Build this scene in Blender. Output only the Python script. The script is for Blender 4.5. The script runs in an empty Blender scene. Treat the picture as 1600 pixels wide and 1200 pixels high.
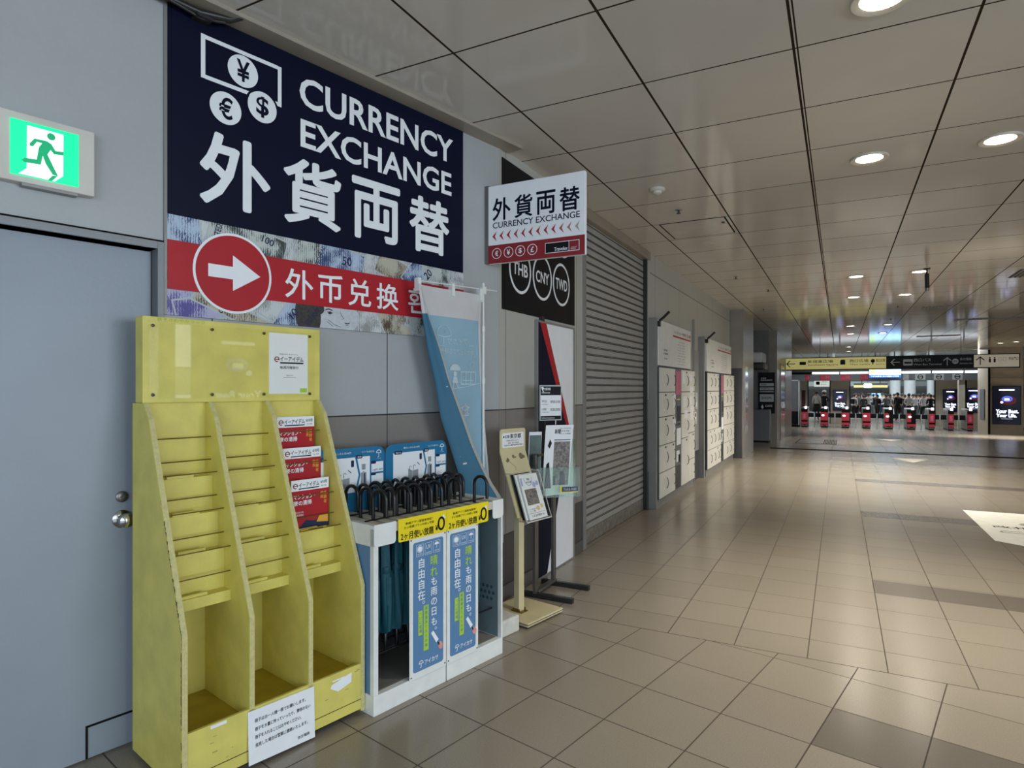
import bpy, bmesh, math, random
from mathutils import Vector, Matrix
random.seed(7)
SC = bpy.context.scene
COL = SC.collection
PI = math.pi

# ------------------------------------------------------------------ camera, world, daylight, exposure
HC = 1.55                      # eye height
cam_d = bpy.data.cameras.new('camera'); cam_d.sensor_width = 36; cam_d.lens = 975/1600*36
cam_d.shift_y = 7/1600; cam_d.clip_start = .05; cam_d.clip_end = 300
cam = bpy.data.objects.new('camera', cam_d); COL.objects.link(cam)
cam.location = (0, 0, HC); cam.rotation_euler = (PI/2, 0, math.radians(27.70))
SC.camera = cam
vs = SC.view_settings
vs.view_transform = 'Standard'; vs.look = 'None'; vs.gamma = 1; vs.use_curve_mapping = False
vs.exposure = 0.36
SC.display_settings.display_device = 'sRGB'

w = bpy.data.worlds.new('daylight'); SC.world = w; w.use_nodes = True
w.node_tree.nodes['Background'].inputs[0].default_value = (.62, .76, .95, 1)
w.node_tree.nodes['Background'].inputs[1].default_value = 1.1

def area(name, loc, target, sx, sy, e, col, spread=PI):
    l = bpy.data.lights.new(name, 'AREA'); l.shape = 'RECTANGLE'; l.size = sx; l.size_y = sy
    l.energy = e; l.color = col; l.spread = spread
    o = bpy.data.objects.new(name, l); COL.objects.link(o); o.location = loc
    o.rotation_euler = (Vector(target)-Vector(loc)).to_track_quat('-Z', 'Y').to_euler()
    return o
DAY = (.76, .88, 1.0); WARM = (1.0, .93, .81); COOL = (.92, .97, 1.0)
area('side_entrance_daylight', (9.4, 1.0, 1.9), (-2.2, 2.9, 1.3), 6.0, 2.6, 370, DAY)
area('rear_entrance_daylight', (3.4, -4.8, 2.0), (-1.0, 3.5, 1.3), 6.0, 2.6, 110, DAY)
area('plaza_light_left', (2, 52, 4.4), (2, 52, 0), 14, 12, 1200, COOL)
area('gate_hall_light', (2.2, 39.3, 2.35), (2.2, 37.5, -.4), 8, .5, 80, COOL)
area('gate_front_fill', (2.6, 34.6, 3.29), (2.6, 34.7, 0), 8, .5, 170, COOL)  # added fill without a fixture, brightens the red gate fronts

# ------------------------------------------------------------------ frames
AB = 1.405*HC                  # the far wall stands at x = -AB and runs along +y
KX, KY = -2.178, 3.968         # where the near wall meets it
KA = math.radians(12.09)       # the near wall is turned by this much
FA = Matrix.Translation((KX, KY, 0)) @ Matrix.Rotation(PI/2-KA, 4, 'Z')   # x = along near wall, -y = out of it
FB = Matrix.Translation((-AB, 0, 0)) @ Matrix.Rotation(PI/2, 4, 'Z')      # x = along far wall (= world y), -y = out of it
FW = Matrix.Identity(4)
FRAMES = {'A': FA, 'B': FB, 'W': FW}
CEIL = 3.305
def fz(y):                     # the floor dips gently towards the gates
    return 0 if y < 19 else (-.465*(y-19)/16 if y < 35 else -.465)

# ------------------------------------------------------------------ materials
def lin(c):
    out = []
    for v in c[:3]:
        v /= 255
        out.append(v/12.92 if v <= .04045 else ((v+.055)/1.055)**2.4)
    return tuple(out)+(1,)
_m = {}
def mat(name, rgb, rough=.5, metal=0, var=.06, scale=6, bump=0, bscale=60, coat=0, emit=0, ergb=None, trans=0, alpha=1, spec=.5):
    if name in _m: return _m[name]
    m = bpy.data.materials.new(name); m.use_nodes = True; _m[name] = m
    nt = m.node_tree; N = nt.nodes; L = nt.links; b = N['Principled BSDF']
    c = lin(rgb)
    b.inputs['Roughness'].default_value = rough; b.inputs['Metallic'].default_value = metal
    b.inputs['Coat Weight'].default_value = coat; b.inputs['Coat Roughness'].default_value = .12
    b.inputs['Specular IOR Level'].default_value = spec
    b.inputs['Transmission Weight'].default_value = trans; b.inputs['Alpha'].default_value = alpha
    tc = N.new('ShaderNodeTexCoord')
    if var:
        n = N.new('ShaderNodeTexNoise'); n.inputs['Scale'].default_value = scale; n.inputs['Detail'].default_value = 5
        L.new(tc.outputs['Object'], n.inputs['Vector'])
        r = N.new('ShaderNodeValToRGB'); r.color_ramp.elements[0].position = .3; r.color_ramp.elements[1].position = .7
        r.color_ramp.elements[0].color = tuple(v*(1-var) for v in c[:3])+(1,)
        r.color_ramp.elements[1].color = tuple(min(1, v*(1+var)) for v in c[:3])+(1,)
        L.new(n.outputs['Fac'], r.inputs['Fac']); L.new(r.outputs['Color'], b.inputs['Base Color'])
    else:
        b.inputs['Base Color'].default_value = c
    if bump:
        n2 = N.new('ShaderNodeTexNoise'); n2.inputs['Scale'].default_value = bscale; n2.inputs['Detail'].default_value = 4
        L.new(tc.outputs['Object'], n2.inputs['Vector'])
        bp = N.new('ShaderNodeBump'); bp.inputs['Strength'].default_value = bump; bp.inputs['Distance'].default_value = .01
        L.new(n2.outputs['Fac'], bp.inputs['Height']); L.new(bp.outputs['Normal'], b.inputs['Normal'])
    if emit:
        b.inputs['Emission Color'].default_value = lin(ergb or rgb); b.inputs['Emission Strength'].default_value = emit
    return m

class NB:                       # tiny node helper
    def __init__(s, m): s.nt = m.node_tree; s.N = s.nt.nodes; s.L = s.nt.links
    def math(s, op, a, b=None, c=None):
        n = s.N.new('ShaderNodeMath'); n.operation = op
        for i, v in enumerate((a, b, c)):
            if v is None: continue
            if isinstance(v, (int, float)): n.inputs[i].default_value = v
            else: s.L.new(v, n.inputs[i])
        return n.outputs[0]
    def line(s, coord, x0, pitch, width):       # 1 on a line
        t = s.math('DIVIDE', s.math('SUBTRACT', coord, x0), pitch)
        f = s.math('FRACT', s.math('ADD', t, .5))
        d = s.math('MULTIPLY', s.math('ABSOLUTE', s.math('SUBTRACT', f, .5)), pitch)
        return s.math('LESS_THAN', d, width/2)
    def cell(s, coord, x0, pitch):
        return s.math('FLOOR', s.math('DIVIDE', s.math('SUBTRACT', coord, x0), pitch))
    def mix(s, f, a, b):
        n = s.N.new('ShaderNodeMix'); n.data_type = 'RGBA'
        s.L.new(f, n.inputs[0]) if not isinstance(f, (int, float)) else setattr(n.inputs[0], 'default_value', f)
        for i, v in ((6, a), (7, b)):
            if isinstance(v, tuple): n.inputs[i].default_value = v
            else: s.L.new(v, n.inputs[i])
        return n.outputs[2]

def floor_material():
    m = bpy.data.materials.new('floor_tiles'); m.use_nodes = True; q = NB(m); b = q.N['Principled BSDF']
    tc = q.N.new('ShaderNodeTexCoord'); sep = q.N.new('ShaderNodeSeparateXYZ'); q.L.new(tc.outputs['Object'], sep.inputs[0])
    X, Y = sep.outputs[0], sep.outputs[1]
    dx = q.math('SUBTRACT', X, KX); dy = q.math('SUBTRACT', Y, KY)
    S = q.math('ADD', q.math('MULTIPLY', dx, math.sin(KA)), q.math('MULTIPLY', dy, math.cos(KA)))
    Nn = q.math('SUBTRACT', q.math('MULTIPLY', dx, math.cos(KA)), q.math('MULTIPLY', dy, math.sin(KA)))
    near = q.math('LESS_THAN', Y, 3.962)
    W = .0062
    la = q.math('MAXIMUM', q.line(S, -.1, .4, W), q.line(Nn, .62, .4, W))
    lb = q.math('MAXIMUM', q.line(X, .235, .4, W), q.line(Y, 5.47, .4, W))
    seam = q.math('LESS_THAN', q.math('ABSOLUTE', q.math('SUBTRACT', Y, 3.962)), .004)
    ln = q.math('MAXIMUM', q.math('ADD', q.math('MULTIPLY', near, la), q.math('MULTIPLY', q.math('SUBTRACT', 1, near), lb)), seam)
    # darker bands laid into the paving
    ba = q.math('MULTIPLY', q.math('MULTIPLY', q.math('GREATER_THAN', Nn, 2.22), near),
                q.math('LESS_THAN', q.math('ABSOLUTE', q.math('ADD', S, .3)), .2))
    fy = q.math('MULTIPLY', q.math('FRACT', q.math('DIVIDE', q.math('SUBTRACT', Y, 5.47), 3.2)), 3.2)
    bb = q.math('MULTIPLY', q.math('MULTIPLY', q.math('LESS_THAN', fy, .37), q.math('GREATER_THAN', X, .235)),
                q.math('MULTIPLY', q.math('GREATER_THAN', Y, 4.5), q.math('LESS_THAN', Y, 17)))
    band = q.math('MAXIMUM', ba, bb)
    strip = q.math('MULTIPLY', q.math('GREATER_THAN', Y, 17.7), q.math('LESS_THAN', Y, 19.9))
    cmb = q.N.new('ShaderNodeCombineXYZ')
    ca = q.math('ADD', q.math('MULTIPLY', near, q.cell(S, -.1, .4)), q.math('MULTIPLY', q.math('SUBTRACT', 1, near), q.cell(X, .235, .4)))
    cb = q.math('ADD', q.math('MULTIPLY', near, q.cell(Nn, .62, .4)), q.math('MULTIPLY', q.math('SUBTRACT', 1, near), q.cell(Y, 5.47, .4)))
    q.L.new(ca, cmb.inputs[0]); q.L.new(cb, cmb.inputs[1]); q.L.new(near, cmb.inputs[2])
    wn = q.N.new('ShaderNodeTexWhiteNoise'); q.L.new(cmb.outputs[0], wn.inputs['Vector'])
    n1 = q.N.new('ShaderNodeTexNoise'); n1.inputs['Scale'].default_value = 2.2; n1.inputs['Detail'].default_value = 6
    n2 = q.N.new('ShaderNodeTexNoise'); n2.inputs['Scale'].default_value = 160; n2.inputs['Detail'].default_value = 3
    for n in (n1, n2): q.L.new(tc.outputs['Object'], n.inputs['Vector'])
    f = q.math('ADD', q.math('MULTIPLY', wn.outputs['Value'], .14), q.math('ADD', q.math('MULTIPLY', n1.outputs['Fac'], .12), q.math('MULTIPLY', n2.outputs['Fac'], .72)))
    base = q.mix(f, lin((124, 115, 102)), lin((160, 151, 136)))
    dark = q.mix(f, lin((98, 90, 82)), lin((120, 112, 102)))
    c = q.mix(band, base, dark)
    c = q.mix(q.math('MULTIPLY', strip, .55), c, lin((92, 86, 78)))
    c = q.mix(q.math('MULTIPLY', ln, .9), c, lin((58, 50, 42)))
    q.L.new(c, b.inputs['Base Color'])
    rg = q.math('ADD', q.math('MULTIPLY', n1.outputs['Fac'], .03), .21)
    rg = q.math('MAXIMUM', rg, q.math('MULTIPLY', ln, .8))
    q.L.new(rg, b.inputs['Roughness'])
    b.inputs['Specular IOR Level'].default_value = .42
    bp = q.N.new('ShaderNodeBump'); bp.inputs['Strength'].default_value = .12; bp.inputs['Distance'].default_value = .002
    h = q.math('SUBTRACT', q.math('MULTIPLY', n2.outputs['Fac'], .03), ln)
    q.L.new(h, bp.inputs['Height']); q.L.new(bp.outputs['Normal'], b.inputs['Normal'])
    return m

def ceiling_material():
    m = bpy.data.materials.new('ceiling_panels'); m.use_nodes = True; q = NB(m); b = q.N['Principled BSDF']
    tc = q.N.new('ShaderNodeTexCoord'); sep = q.N.new('ShaderNodeSeparateXYZ'); q.L.new(tc.outputs['Object'], sep.inputs[0])
    X, Y = sep.outputs[0], sep.outputs[1]
    lx = q.line(X, -.21, .79, .0135)
    lx2 = q.math('LESS_THAN', q.math('ABSOLUTE', q.math('SUBTRACT', X, -.192)), .004)
    ly = q.line(Y, 3.53, .78, .0115)
    ln = q.math('MAXIMUM', q.math('MAXIMUM', lx, lx2), ly)
    cmb = q.N.new('ShaderNodeCombineXYZ'); q.L.new(q.cell(X, -.21, .79), cmb.inputs[0]); q.L.new(q.cell(Y, 3.53, .78), cmb.inputs[1])
    wn = q.N.new('ShaderNodeTexWhiteNoise'); q.L.new(cmb.outputs[0], wn.inputs['Vector'])
    n1 = q.N.new('ShaderNodeTexNoise'); n1.inputs['Scale'].default_value = 3; n1.inputs['Detail'].default_value = 5
    q.L.new(tc.outputs['Object'], n1.inputs['Vector'])
    f = q.math('ADD', q.math('MULTIPLY', wn.outputs['Value'], .35), q.math('MULTIPLY', n1.outputs['Fac'], .6))
    c = q.mix(f, lin((206, 201, 192)), lin((220, 215, 206)))
    c = q.mix(ln, c, lin((58, 49, 38)))
    q.L.new(c, b.inputs['Base Color'])
    b.inputs['Roughness'].default_value = .09; q.L.new(q.math('MULTIPLY', q.math('SUBTRACT', 1, ln), .14), b.inputs['Specular IOR Level'])
    # every panel sags and tilts a little
    yy = q.math('FRACT', q.math('DIVIDE', q.math('SUBTRACT', Y, 3.53), .78))
    sag = q.math('MULTIPLY', q.math('MULTIPLY', yy, q.math('SUBTRACT', 1, yy)), q.math('ADD', q.math('MULTIPLY', wn.outputs['Value'], .9), .1))
    bp = q.N.new('ShaderNodeBump'); bp.inputs['Strength'].default_value = .22; bp.inputs['Distance'].default_value = .004
    h = q.math('SUBTRACT', q.math('ADD', sag, q.math('MULTIPLY', n1.outputs['Fac'], .12)), ln)
    q.L.new(h, bp.inputs['Height']); q.L.new(bp.outputs['Normal'], b.inputs['Normal'])
    return m

def wall_material(name, jx, jp, zj=1.395, zd=.485, u0=(164, 167, 168), u1=(184, 187, 188)):
    m = bpy.data.materials.new(name); m.use_nodes = True; q = NB(m); b = q.N['Principled BSDF']
    tc = q.N.new('ShaderNodeTexCoord'); sep = q.N.new('ShaderNodeSeparateXYZ'); q.L.new(tc.outputs['Object'], sep.inputs[0])
    X, Z = sep.outputs[0], sep.outputs[2]
    n1 = q.N.new('ShaderNodeTexNoise'); n1.inputs['Scale'].default_value = 2.5; n1.inputs['Detail'].default_value = 7
    n2 = q.N.new('ShaderNodeTexNoise'); n2.inputs['Scale'].default_value = 45; n2.inputs['Detail'].default_value = 4
    for n in (n1, n2): q.L.new(tc.outputs['Object'], n.inputs['Vector'])
    f = q.math('ADD', q.math('MULTIPLY', n1.outputs['Fac'], .7), q.math('MULTIPLY', n2.outputs['Fac'], .35))
    up = q.mix(f, lin(u0), lin(u1))
    mid = q.mix(f, lin((128, 122, 117)), lin((152, 146, 140)))
    low = q.mix(f, lin((66, 64, 62)), lin((84, 81, 78)))
    c = q.mix(q.math('LESS_THAN', Z, zj), up, mid)
    c = q.mix(q.math('LESS_THAN', Z, zd), c, low)
    ln = q.line(X, jx, jp, .006)
    for z in (zj, zd, .11):
        ln = q.math('MAXIMUM', ln, q.math('LESS_THAN', q.math('ABSOLUTE', q.math('SUBTRACT', Z, z)), .004))
    c = q.mix(ln, c, lin((52, 52, 54)))
    q.L.new(c, b.inputs['Base Color'])
    b.inputs['Roughness'].default_value = .34
    bp = q.N.new('ShaderNodeBump'); bp.inputs['Strength'].default_value = .2; bp.inputs['Distance'].default_value = .004
    q.L.new(q.math('SUBTRACT', q.math('MULTIPLY', n2.outputs['Fac'], .25), ln), bp.inputs['Height']); q.L.new(bp.outputs['Normal'], b.inputs['Normal'])
    return m

def acrylic(name, tint, gl):
    m = bpy.data.materials.new(name); m.use_nodes = True; nt = m.node_tree; N = nt.nodes; L = nt.links; N.remove(N['Principled BSDF'])
    tr = N.new('ShaderNodeBsdfTransparent'); tr.inputs[0].default_value = tint
    gs = N.new('ShaderNodeBsdfGlossy'); gs.inputs['Roughness'].default_value = .02
    lw = N.new('ShaderNodeFresnel'); lw.inputs['IOR'].default_value = gl
    mx = N.new('ShaderNodeMixShader'); ge = N.new('ShaderNodeNewGeometry'); iv = N.new('ShaderNodeMath'); iv.operation = 'SUBTRACT'; iv.inputs[0].default_value = 1; L.new(ge.outputs['Backfacing'], iv.inputs[1])
    ml = N.new('ShaderNodeMath'); ml.operation = 'MULTIPLY'; L.new(iv.outputs[0], ml.inputs[0]); L.new(lw.outputs[0], ml.inputs[1]); L.new(ml.outputs[0], mx.inputs[0]); L.new(tr.outputs[0], mx.inputs[1]); L.new(gs.outputs[0], mx.inputs[2])
    L.new(mx.outputs[0], N['Material Output'].inputs[0]); _m[name] = m; return m
M = dict(
 white=mat('white_print', (243, 246, 249), .45, var=.02), paper=mat('white_paper', (242, 244, 246), .6, var=.03),
 black=mat('black_print', (20, 20, 24), .5, var=.1, spec=.2), navy=mat('navy_panel', (14, 19, 42), .42, var=.12, scale=2, spec=.12),
 red=mat('red_print', (180, 40, 48), .42, var=.05, spec=.25), dred=mat('deep_red_print', (142, 30, 38), .42, var=.05),
 greyp=mat('grey_print', (112, 116, 122), .5), lgrey=mat('light_grey_print', (188, 194, 198), .5),
 yellow=mat('yellow_painted_board', (220, 207, 106), .5, var=.09, scale=9, bump=.12, bscale=90),
 yedge=mat('chipped_pale_edge', (208, 198, 136), .6, var=.10, scale=60, bump=.3, bscale=120),
 brass=mat('tarnished_rod', (128, 112, 58), .35, metal=.7), dark=mat('dark_gap', (26, 24, 23), .8, spec=.1),
 acryl=acrylic('clear_acrylic', (1, 1, .985, 1), 1.55),
 acrylg=acrylic('greenish_acrylic', (.84, .92, .87, 1), 1.6),
 ywarn=mat('yellow_print', (246, 222, 30), .45, var=.02), lime=mat('lime_print', (176, 214, 66), .45, var=.02),
 blue=mat('slate_blue_print', (92, 134, 176), .42, var=.03), cyan=mat('cyan_blue_print', (32, 118, 162), .4, var=.03),
 dnavy=mat('dark_navy_print', (18, 38, 76), .4), orange=mat('orange_print', (232, 168, 60), .45),
 wmetal=mat('white_powder_coat', (232, 234, 230), .4, var=.05, scale=14), gmetal=mat('grey_teal_sheet', (112, 132, 136), .45, var=.08),
 slat=mat('beige_slat', (206, 198, 178), .5, var=.1, scale=20), hook=mat('black_plastic', (20, 20, 21), .32, var=.1),
 teal=mat('teal_umbrella_cloth', (14, 78, 90), .62, var=.14, scale=12, bump=.3, bscale=40),
 flagb=mat('printed_blue_cloth', (64, 114, 140), .8, var=.05), flagl=mat('pale_reverse_cloth', (146, 182, 200), .8, var=.04),
 flagw=mat('white_cloth', (206, 204, 204), .8, var=.04), flaghem=mat('grey_cloth_hem', (172, 170, 162), .85),
 cream=mat('cream_enamel', (212, 200, 158), .45, var=.07), steel=mat('brushed_steel', (128, 126, 122), .32, metal=.75),
 chrome=mat('chrome', (190, 190, 190), .14, metal=1), dmetal=mat('dark_metal', (60, 60, 60), .4, metal=.5),
 door=mat('grey_blue_door_paint', (148, 156, 166), .42, var=.03, scale=3, bump=.05), frame=mat('door_frame_paint', (140, 143, 146), .42, var=.04),
 green=mat('lit_green', (0, 215, 130), .4, var=0, emit=.85, ergb=(0, 235, 145)), gwhite=mat('lit_white', (240, 255, 250), .4, var=0, emit=.95, ergb=(232, 255, 248)),
 gdark=mat('lit_dark_green', (0, 150, 96), .4, var=0, emit=.5, ergb=(0, 165, 110)),
 shut=mat('shutter_slat', (172, 170, 165), .40, metal=.15, var=.08, scale=5, bump=.12, bscale=25), trim=mat('grey_trim', (142, 141, 137), .4, metal=.2),
 locker=mat('locker_ivory', (230, 229, 220), .42, var=.03), lockerd=mat('locker_dark', (46, 46, 50), .4), pink=mat('pink_sheet', (208, 110, 136), .5, var=.2, scale=30),
 gloss=mat('glossy_stone_tile', (140, 137, 131), .30, var=.10, scale=4, spec=.35), gloss2=mat('glossy_grey_tile', (134, 128, 122), .14, var=.14, scale=4),
 lamp=mat('lamp_glow', (255, 246, 226), .4, var=0, emit=14, ergb=(255, 240, 214)), ring=mat('lamp_ring', (205, 198, 184), .35, var=0),
 tube=mat('tube_glow', (245, 250, 255), .4, var=0, emit=2.2, ergb=(240, 248, 255)),
 offw=mat('off_white_plastic', (214, 210, 200), .45), skin=mat('skin', (196, 152, 126), .6), hair=mat('black_hair', (24, 21, 20), .6),
 signy=mat('lit_yellow_panel', (214, 208, 146), .4, var=.04, emit=.22, ergb=(225, 215, 130)), signw=mat('lit_beige_panel', (210, 200, 176), .4, var=.04, emit=.18, ergb=(215, 205, 180)),
 beige=mat('beige_wall_panel', (176, 166, 148), .42, var=.04), gatered=mat('gate_red', (196, 52, 70), .4, var=.04), gatew=mat('gate_lit_white', (250, 245, 245), .4, var=0, emit=.9, ergb=(255, 240, 245)),
 screen=mat('screen_dark', (14, 16, 30), .2, var=.3, scale=3, emit=.03, ergb=(40, 40, 120)), glow=mat('screen_white', (240, 245, 255), .3, var=0, emit=2.2, ergb=(225, 235, 255)),
 glowb=mat('screen_blue', (70, 100, 235), .3, var=0, emit=1.5, ergb=(60, 95, 240)), glowr=mat('screen_red', (70, 26, 22), .3, var=0, emit=.10, ergb=(190, 55, 40)),
 lcdw=mat('display_pale', (190, 240, 240), .3, var=0, emit=2.0, ergb=(185, 240, 245)), lcdb=mat('display_blue', (30, 80, 220), .3, var=0, emit=1.8, ergb=(35, 85, 225)),
 lcdy=mat('display_lime', (210, 240, 130), .3, var=0, emit=1.8, ergb=(205, 240, 120)), lcdv=mat('display_violet', (190, 120, 225), .3, var=0, emit=1.4, ergb=(190, 120, 225)),
 darkg=mat('dark_grey_panel', (70, 72, 74), .35, var=.05), plazaw=mat('plaza_pale_column', (196, 206, 208), .4, var=.05), block=mat('worn_white_plastic', (216, 214, 206), .55, var=.1, scale=20),
 foil=mat('photo_print', (128, 120, 116), .5, var=.6, scale=55), decal=mat('white_floor_decal', (252, 249, 238), .55, var=.05, scale=8),
)
def note_mat(name, a, b_):      # engraved banknote paper
    m = bpy.data.materials.new(name); m.use_nodes = True; q = NB(m); b = q.N['Principled BSDF']
    tc = q.N.new('ShaderNodeTexCoord')
    wv = q.N.new('ShaderNodeTexWave'); wv.inputs['Scale'].default_value = 26; wv.inputs['Distortion'].default_value = 5; wv.inputs['Detail'].default_value = 4; wv.inputs['Detail Scale'].default_value = 3
    ns = q.N.new('ShaderNodeTexNoise'); ns.inputs['Scale'].default_value = 11; ns.inputs['Detail'].default_value = 7
    for n in (wv, ns): q.L.new(tc.outputs['Object'], n.inputs['Vector'])
    f = q.math('ADD', q.math('MULTIPLY', wv.outputs['Fac'], .25), q.math('MULTIPLY', q.math('SUBTRACT', ns.outputs['Fac'], .28), 1.5))
    mx = q.N.new('ShaderNodeValToRGB'); mx.color_ramp.elements[0].position = .40; mx.color_ramp.elements[1].position = .62
    mx.color_ramp.elements[0].color = lin(a); mx.color_ramp.elements[1].color = lin(b_)
    q.L.new(f, mx.inputs['Fac']); q.L.new(mx.outputs['Color'], b.inputs['Base Color']); b.inputs['Roughness'].default_value = .45
    _m[name] = m; return m
NOTES = [note_mat('banknote_print_green', (196, 204, 200), (58, 66, 64)), note_mat('banknote_print_blue', (182, 200, 222), (52, 68, 112)),
         note_mat('banknote_print_violet', (180, 178, 208), (84, 76, 150)), note_mat('banknote_print_tan', (190, 186, 168), (84, 72, 58)),
         note_mat('banknote_print_pale', (206, 212, 214), (150, 152, 152))]

# ------------------------------------------------------------------ geometry
class G:
    def __init__(s): s.v = []; s.f = []; s.mi = []; s.marks = []
    def add(s, v, f, mi=0):
        o = len(s.v); s.v += [tuple(p) for p in v]; s.f += [tuple(i+o for i in t) for t in f]; s.mi += [mi]*len(f); return s
    def box(s, x0, x1, y0, y1, z0, z1, mi=0):
        return s.add([(x0,y0,z0),(x1,y0,z0),(x1,y1,z0),(x0,y1,z0),(x0,y0,z1),(x1,y0,z1),(x1,y1,z1),(x0,y1,z1)],
              [(0,3,2,1),(4,5,6,7),(0,1,5,4),(1,2,6,5),(2,3,7,6),(3,0,4,7)], mi)
    def prism(s, poly, axis, a, b, mi=0):       # poly in the two other axes, extruded along axis
        n = len(poly)
        def P(p, t):
            return {'x': (t, p[0], p[1]), 'y': (p[0], t, p[1]), 'z': (p[0], p[1], t)}[axis]
        v = [P(p, a) for p in poly]+[P(p, b) for p in poly]
        f = [tuple(range(n-1, -1, -1)), tuple(range(n, 2*n))]+[(i, (i+1) % n, n+(i+1) % n, n+i) for i in range(n)]
        return s.add(v, f, mi)
    def poly(s, pts, y, t=.0009, mi=0):         # flat shape facing -y with a hair of thickness
        return s.prism(pts, 'y', y-t, y, mi)
    def rect(s, x0, x1, z0, z1, y, t=.0009, mi=0): return s.poly([(x0,z0),(x1,z0),(x1,z1),(x0,z1)], y, t, mi)
    def rrect(s, x0, x1, z0, z1, y, r, t=.0009, mi=0, corners=(1,1,1,1)):
        pts = []
        for k, (cx, cz, a0) in enumerate(((x1-r, z1-r, 0), (x0+r, z1-r, 90), (x0+r, z0+r, 180), (x1-r, z0+r, 270))):
            if corners[k]:
                for i in range(7):
                    a = math.radians(a0+i*15); pts.append((cx+r*math.cos(a), cz+r*math.sin(a)))
            else: pts.append(((x1, x0, x0, x1)[k], (z1, z1, z0, z0)[k]))
        return s.poly(pts, y, t, mi)
    def disc(s, cx, cz, rx, y, rz=None, n=40, t=.0009, mi=0):
        rz = rz or rx
        return s.poly([(cx+rx*math.cos(2*PI*i/n), cz+rz*math.sin(2*PI*i/n)) for i in range(n)], y, t, mi)
    def ring(s, cx, cz, rx, wd, y, rz=None, n=44, a0=0, a1=360, t=.0009):
        rz = rz or rx
        v = []; f = []; full = abs(a1-a0) >= 360
        for i in range(n+1):
            a = math.radians(a0+(a1-a0)*i/n); c, q = math.cos(a), math.sin(a)
            for r1, r2, yy in ((rx, rz, y-t), (rx-wd, rz-wd, y-t), (rx-wd, rz-wd, y), (rx, rz, y)): v.append((cx+r1*c, yy, cz+r2*q))
        for i in range(n):
            a, b = i*4, i*4+4
            for k in range(4): f.append((a+k, a+(k+1) % 4, b+(k+1) % 4, b+k))
        return s.add(v, f)
    def stroke(s, pts, wd, y, t=.0009):         # polyline of flat bars
        for (x0, z0), (x1, z1) in zip(pts[:-1], pts[1:]):
            d = math.hypot(x1-x0, z1-z0) or 1e-6; nx, nz = -(z1-z0)/d*wd/2, (x1-x0)/d*wd/2
            s.poly([(x0+nx, z0+nz), (x0-nx, z0-nz), (x1-nx, z1-nz), (x1+nx, z1+nz)], y, t)
        return s
    def tube(s, pts, r, n=10, cap=True, mi=0):
        P = [Vector(p) for p in pts]; R = r if isinstance(r, (list, tuple)) else [r]*len(P)
        t0 = (P[1]-P[0]).normalized(); up = Vector((0, 0, 1)) if abs(t0.z) < .9 else Vector((1, 0, 0))
        a = t0.cross(up).normalized(); v = []; f = []
        for i, p in enumerate(P):
            t = ((P[min(i+1, len(P)-1)]-P[max(i-1, 0)])).normalized()
            a = (a-t*a.dot(t)).normalized(); b = t.cross(a)
            for k in range(n):
                th = 2*PI*k/n; v.append(p+(a*math.cos(th)+b*math.sin(th))*R[i])
        for i in range(len(P)-1):
            for k in range(n): f.append((i*n+k, i*n+(k+1) % n, (i+1)*n+(k+1) % n, (i+1)*n+k))
        if cap: f += [tuple(range(n-1, -1, -1)), tuple((len(P)-1)*n+k for k in range(n))]
        return s.add(v, f, mi)
    def lathe(s, prof, cx=0, cy=0, n=28, mi=0, cap=True): # prof = (r, z)
        v = []; f = []
        for r, z in prof:
            for k in range(n): v.append((cx+r*math.cos(2*PI*k/n), cy+r*math.sin(2*PI*k/n), z))
        for i in range(len(prof)-1):
            for k in range(n): f.append((i*n+k, i*n+(k+1) % n, (i+1)*n+(k+1) % n, (i+1)*n+k))
        if cap: f += [tuple(range(n-1, -1, -1)), tuple((len(prof)-1)*n+k for k in range(n))]
        return s.add(v, f, mi)
    def move(s, dx=0, dy=0, dz=0): s.v = [(a+dx, b+dy, c+dz) for a, b, c in s.v]; return s
    def xf(s, fn): s.v = [tuple(fn(*p)) for p in s.v]; return s
    def join(s, o): return s.add(o.v, o.f)

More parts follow.
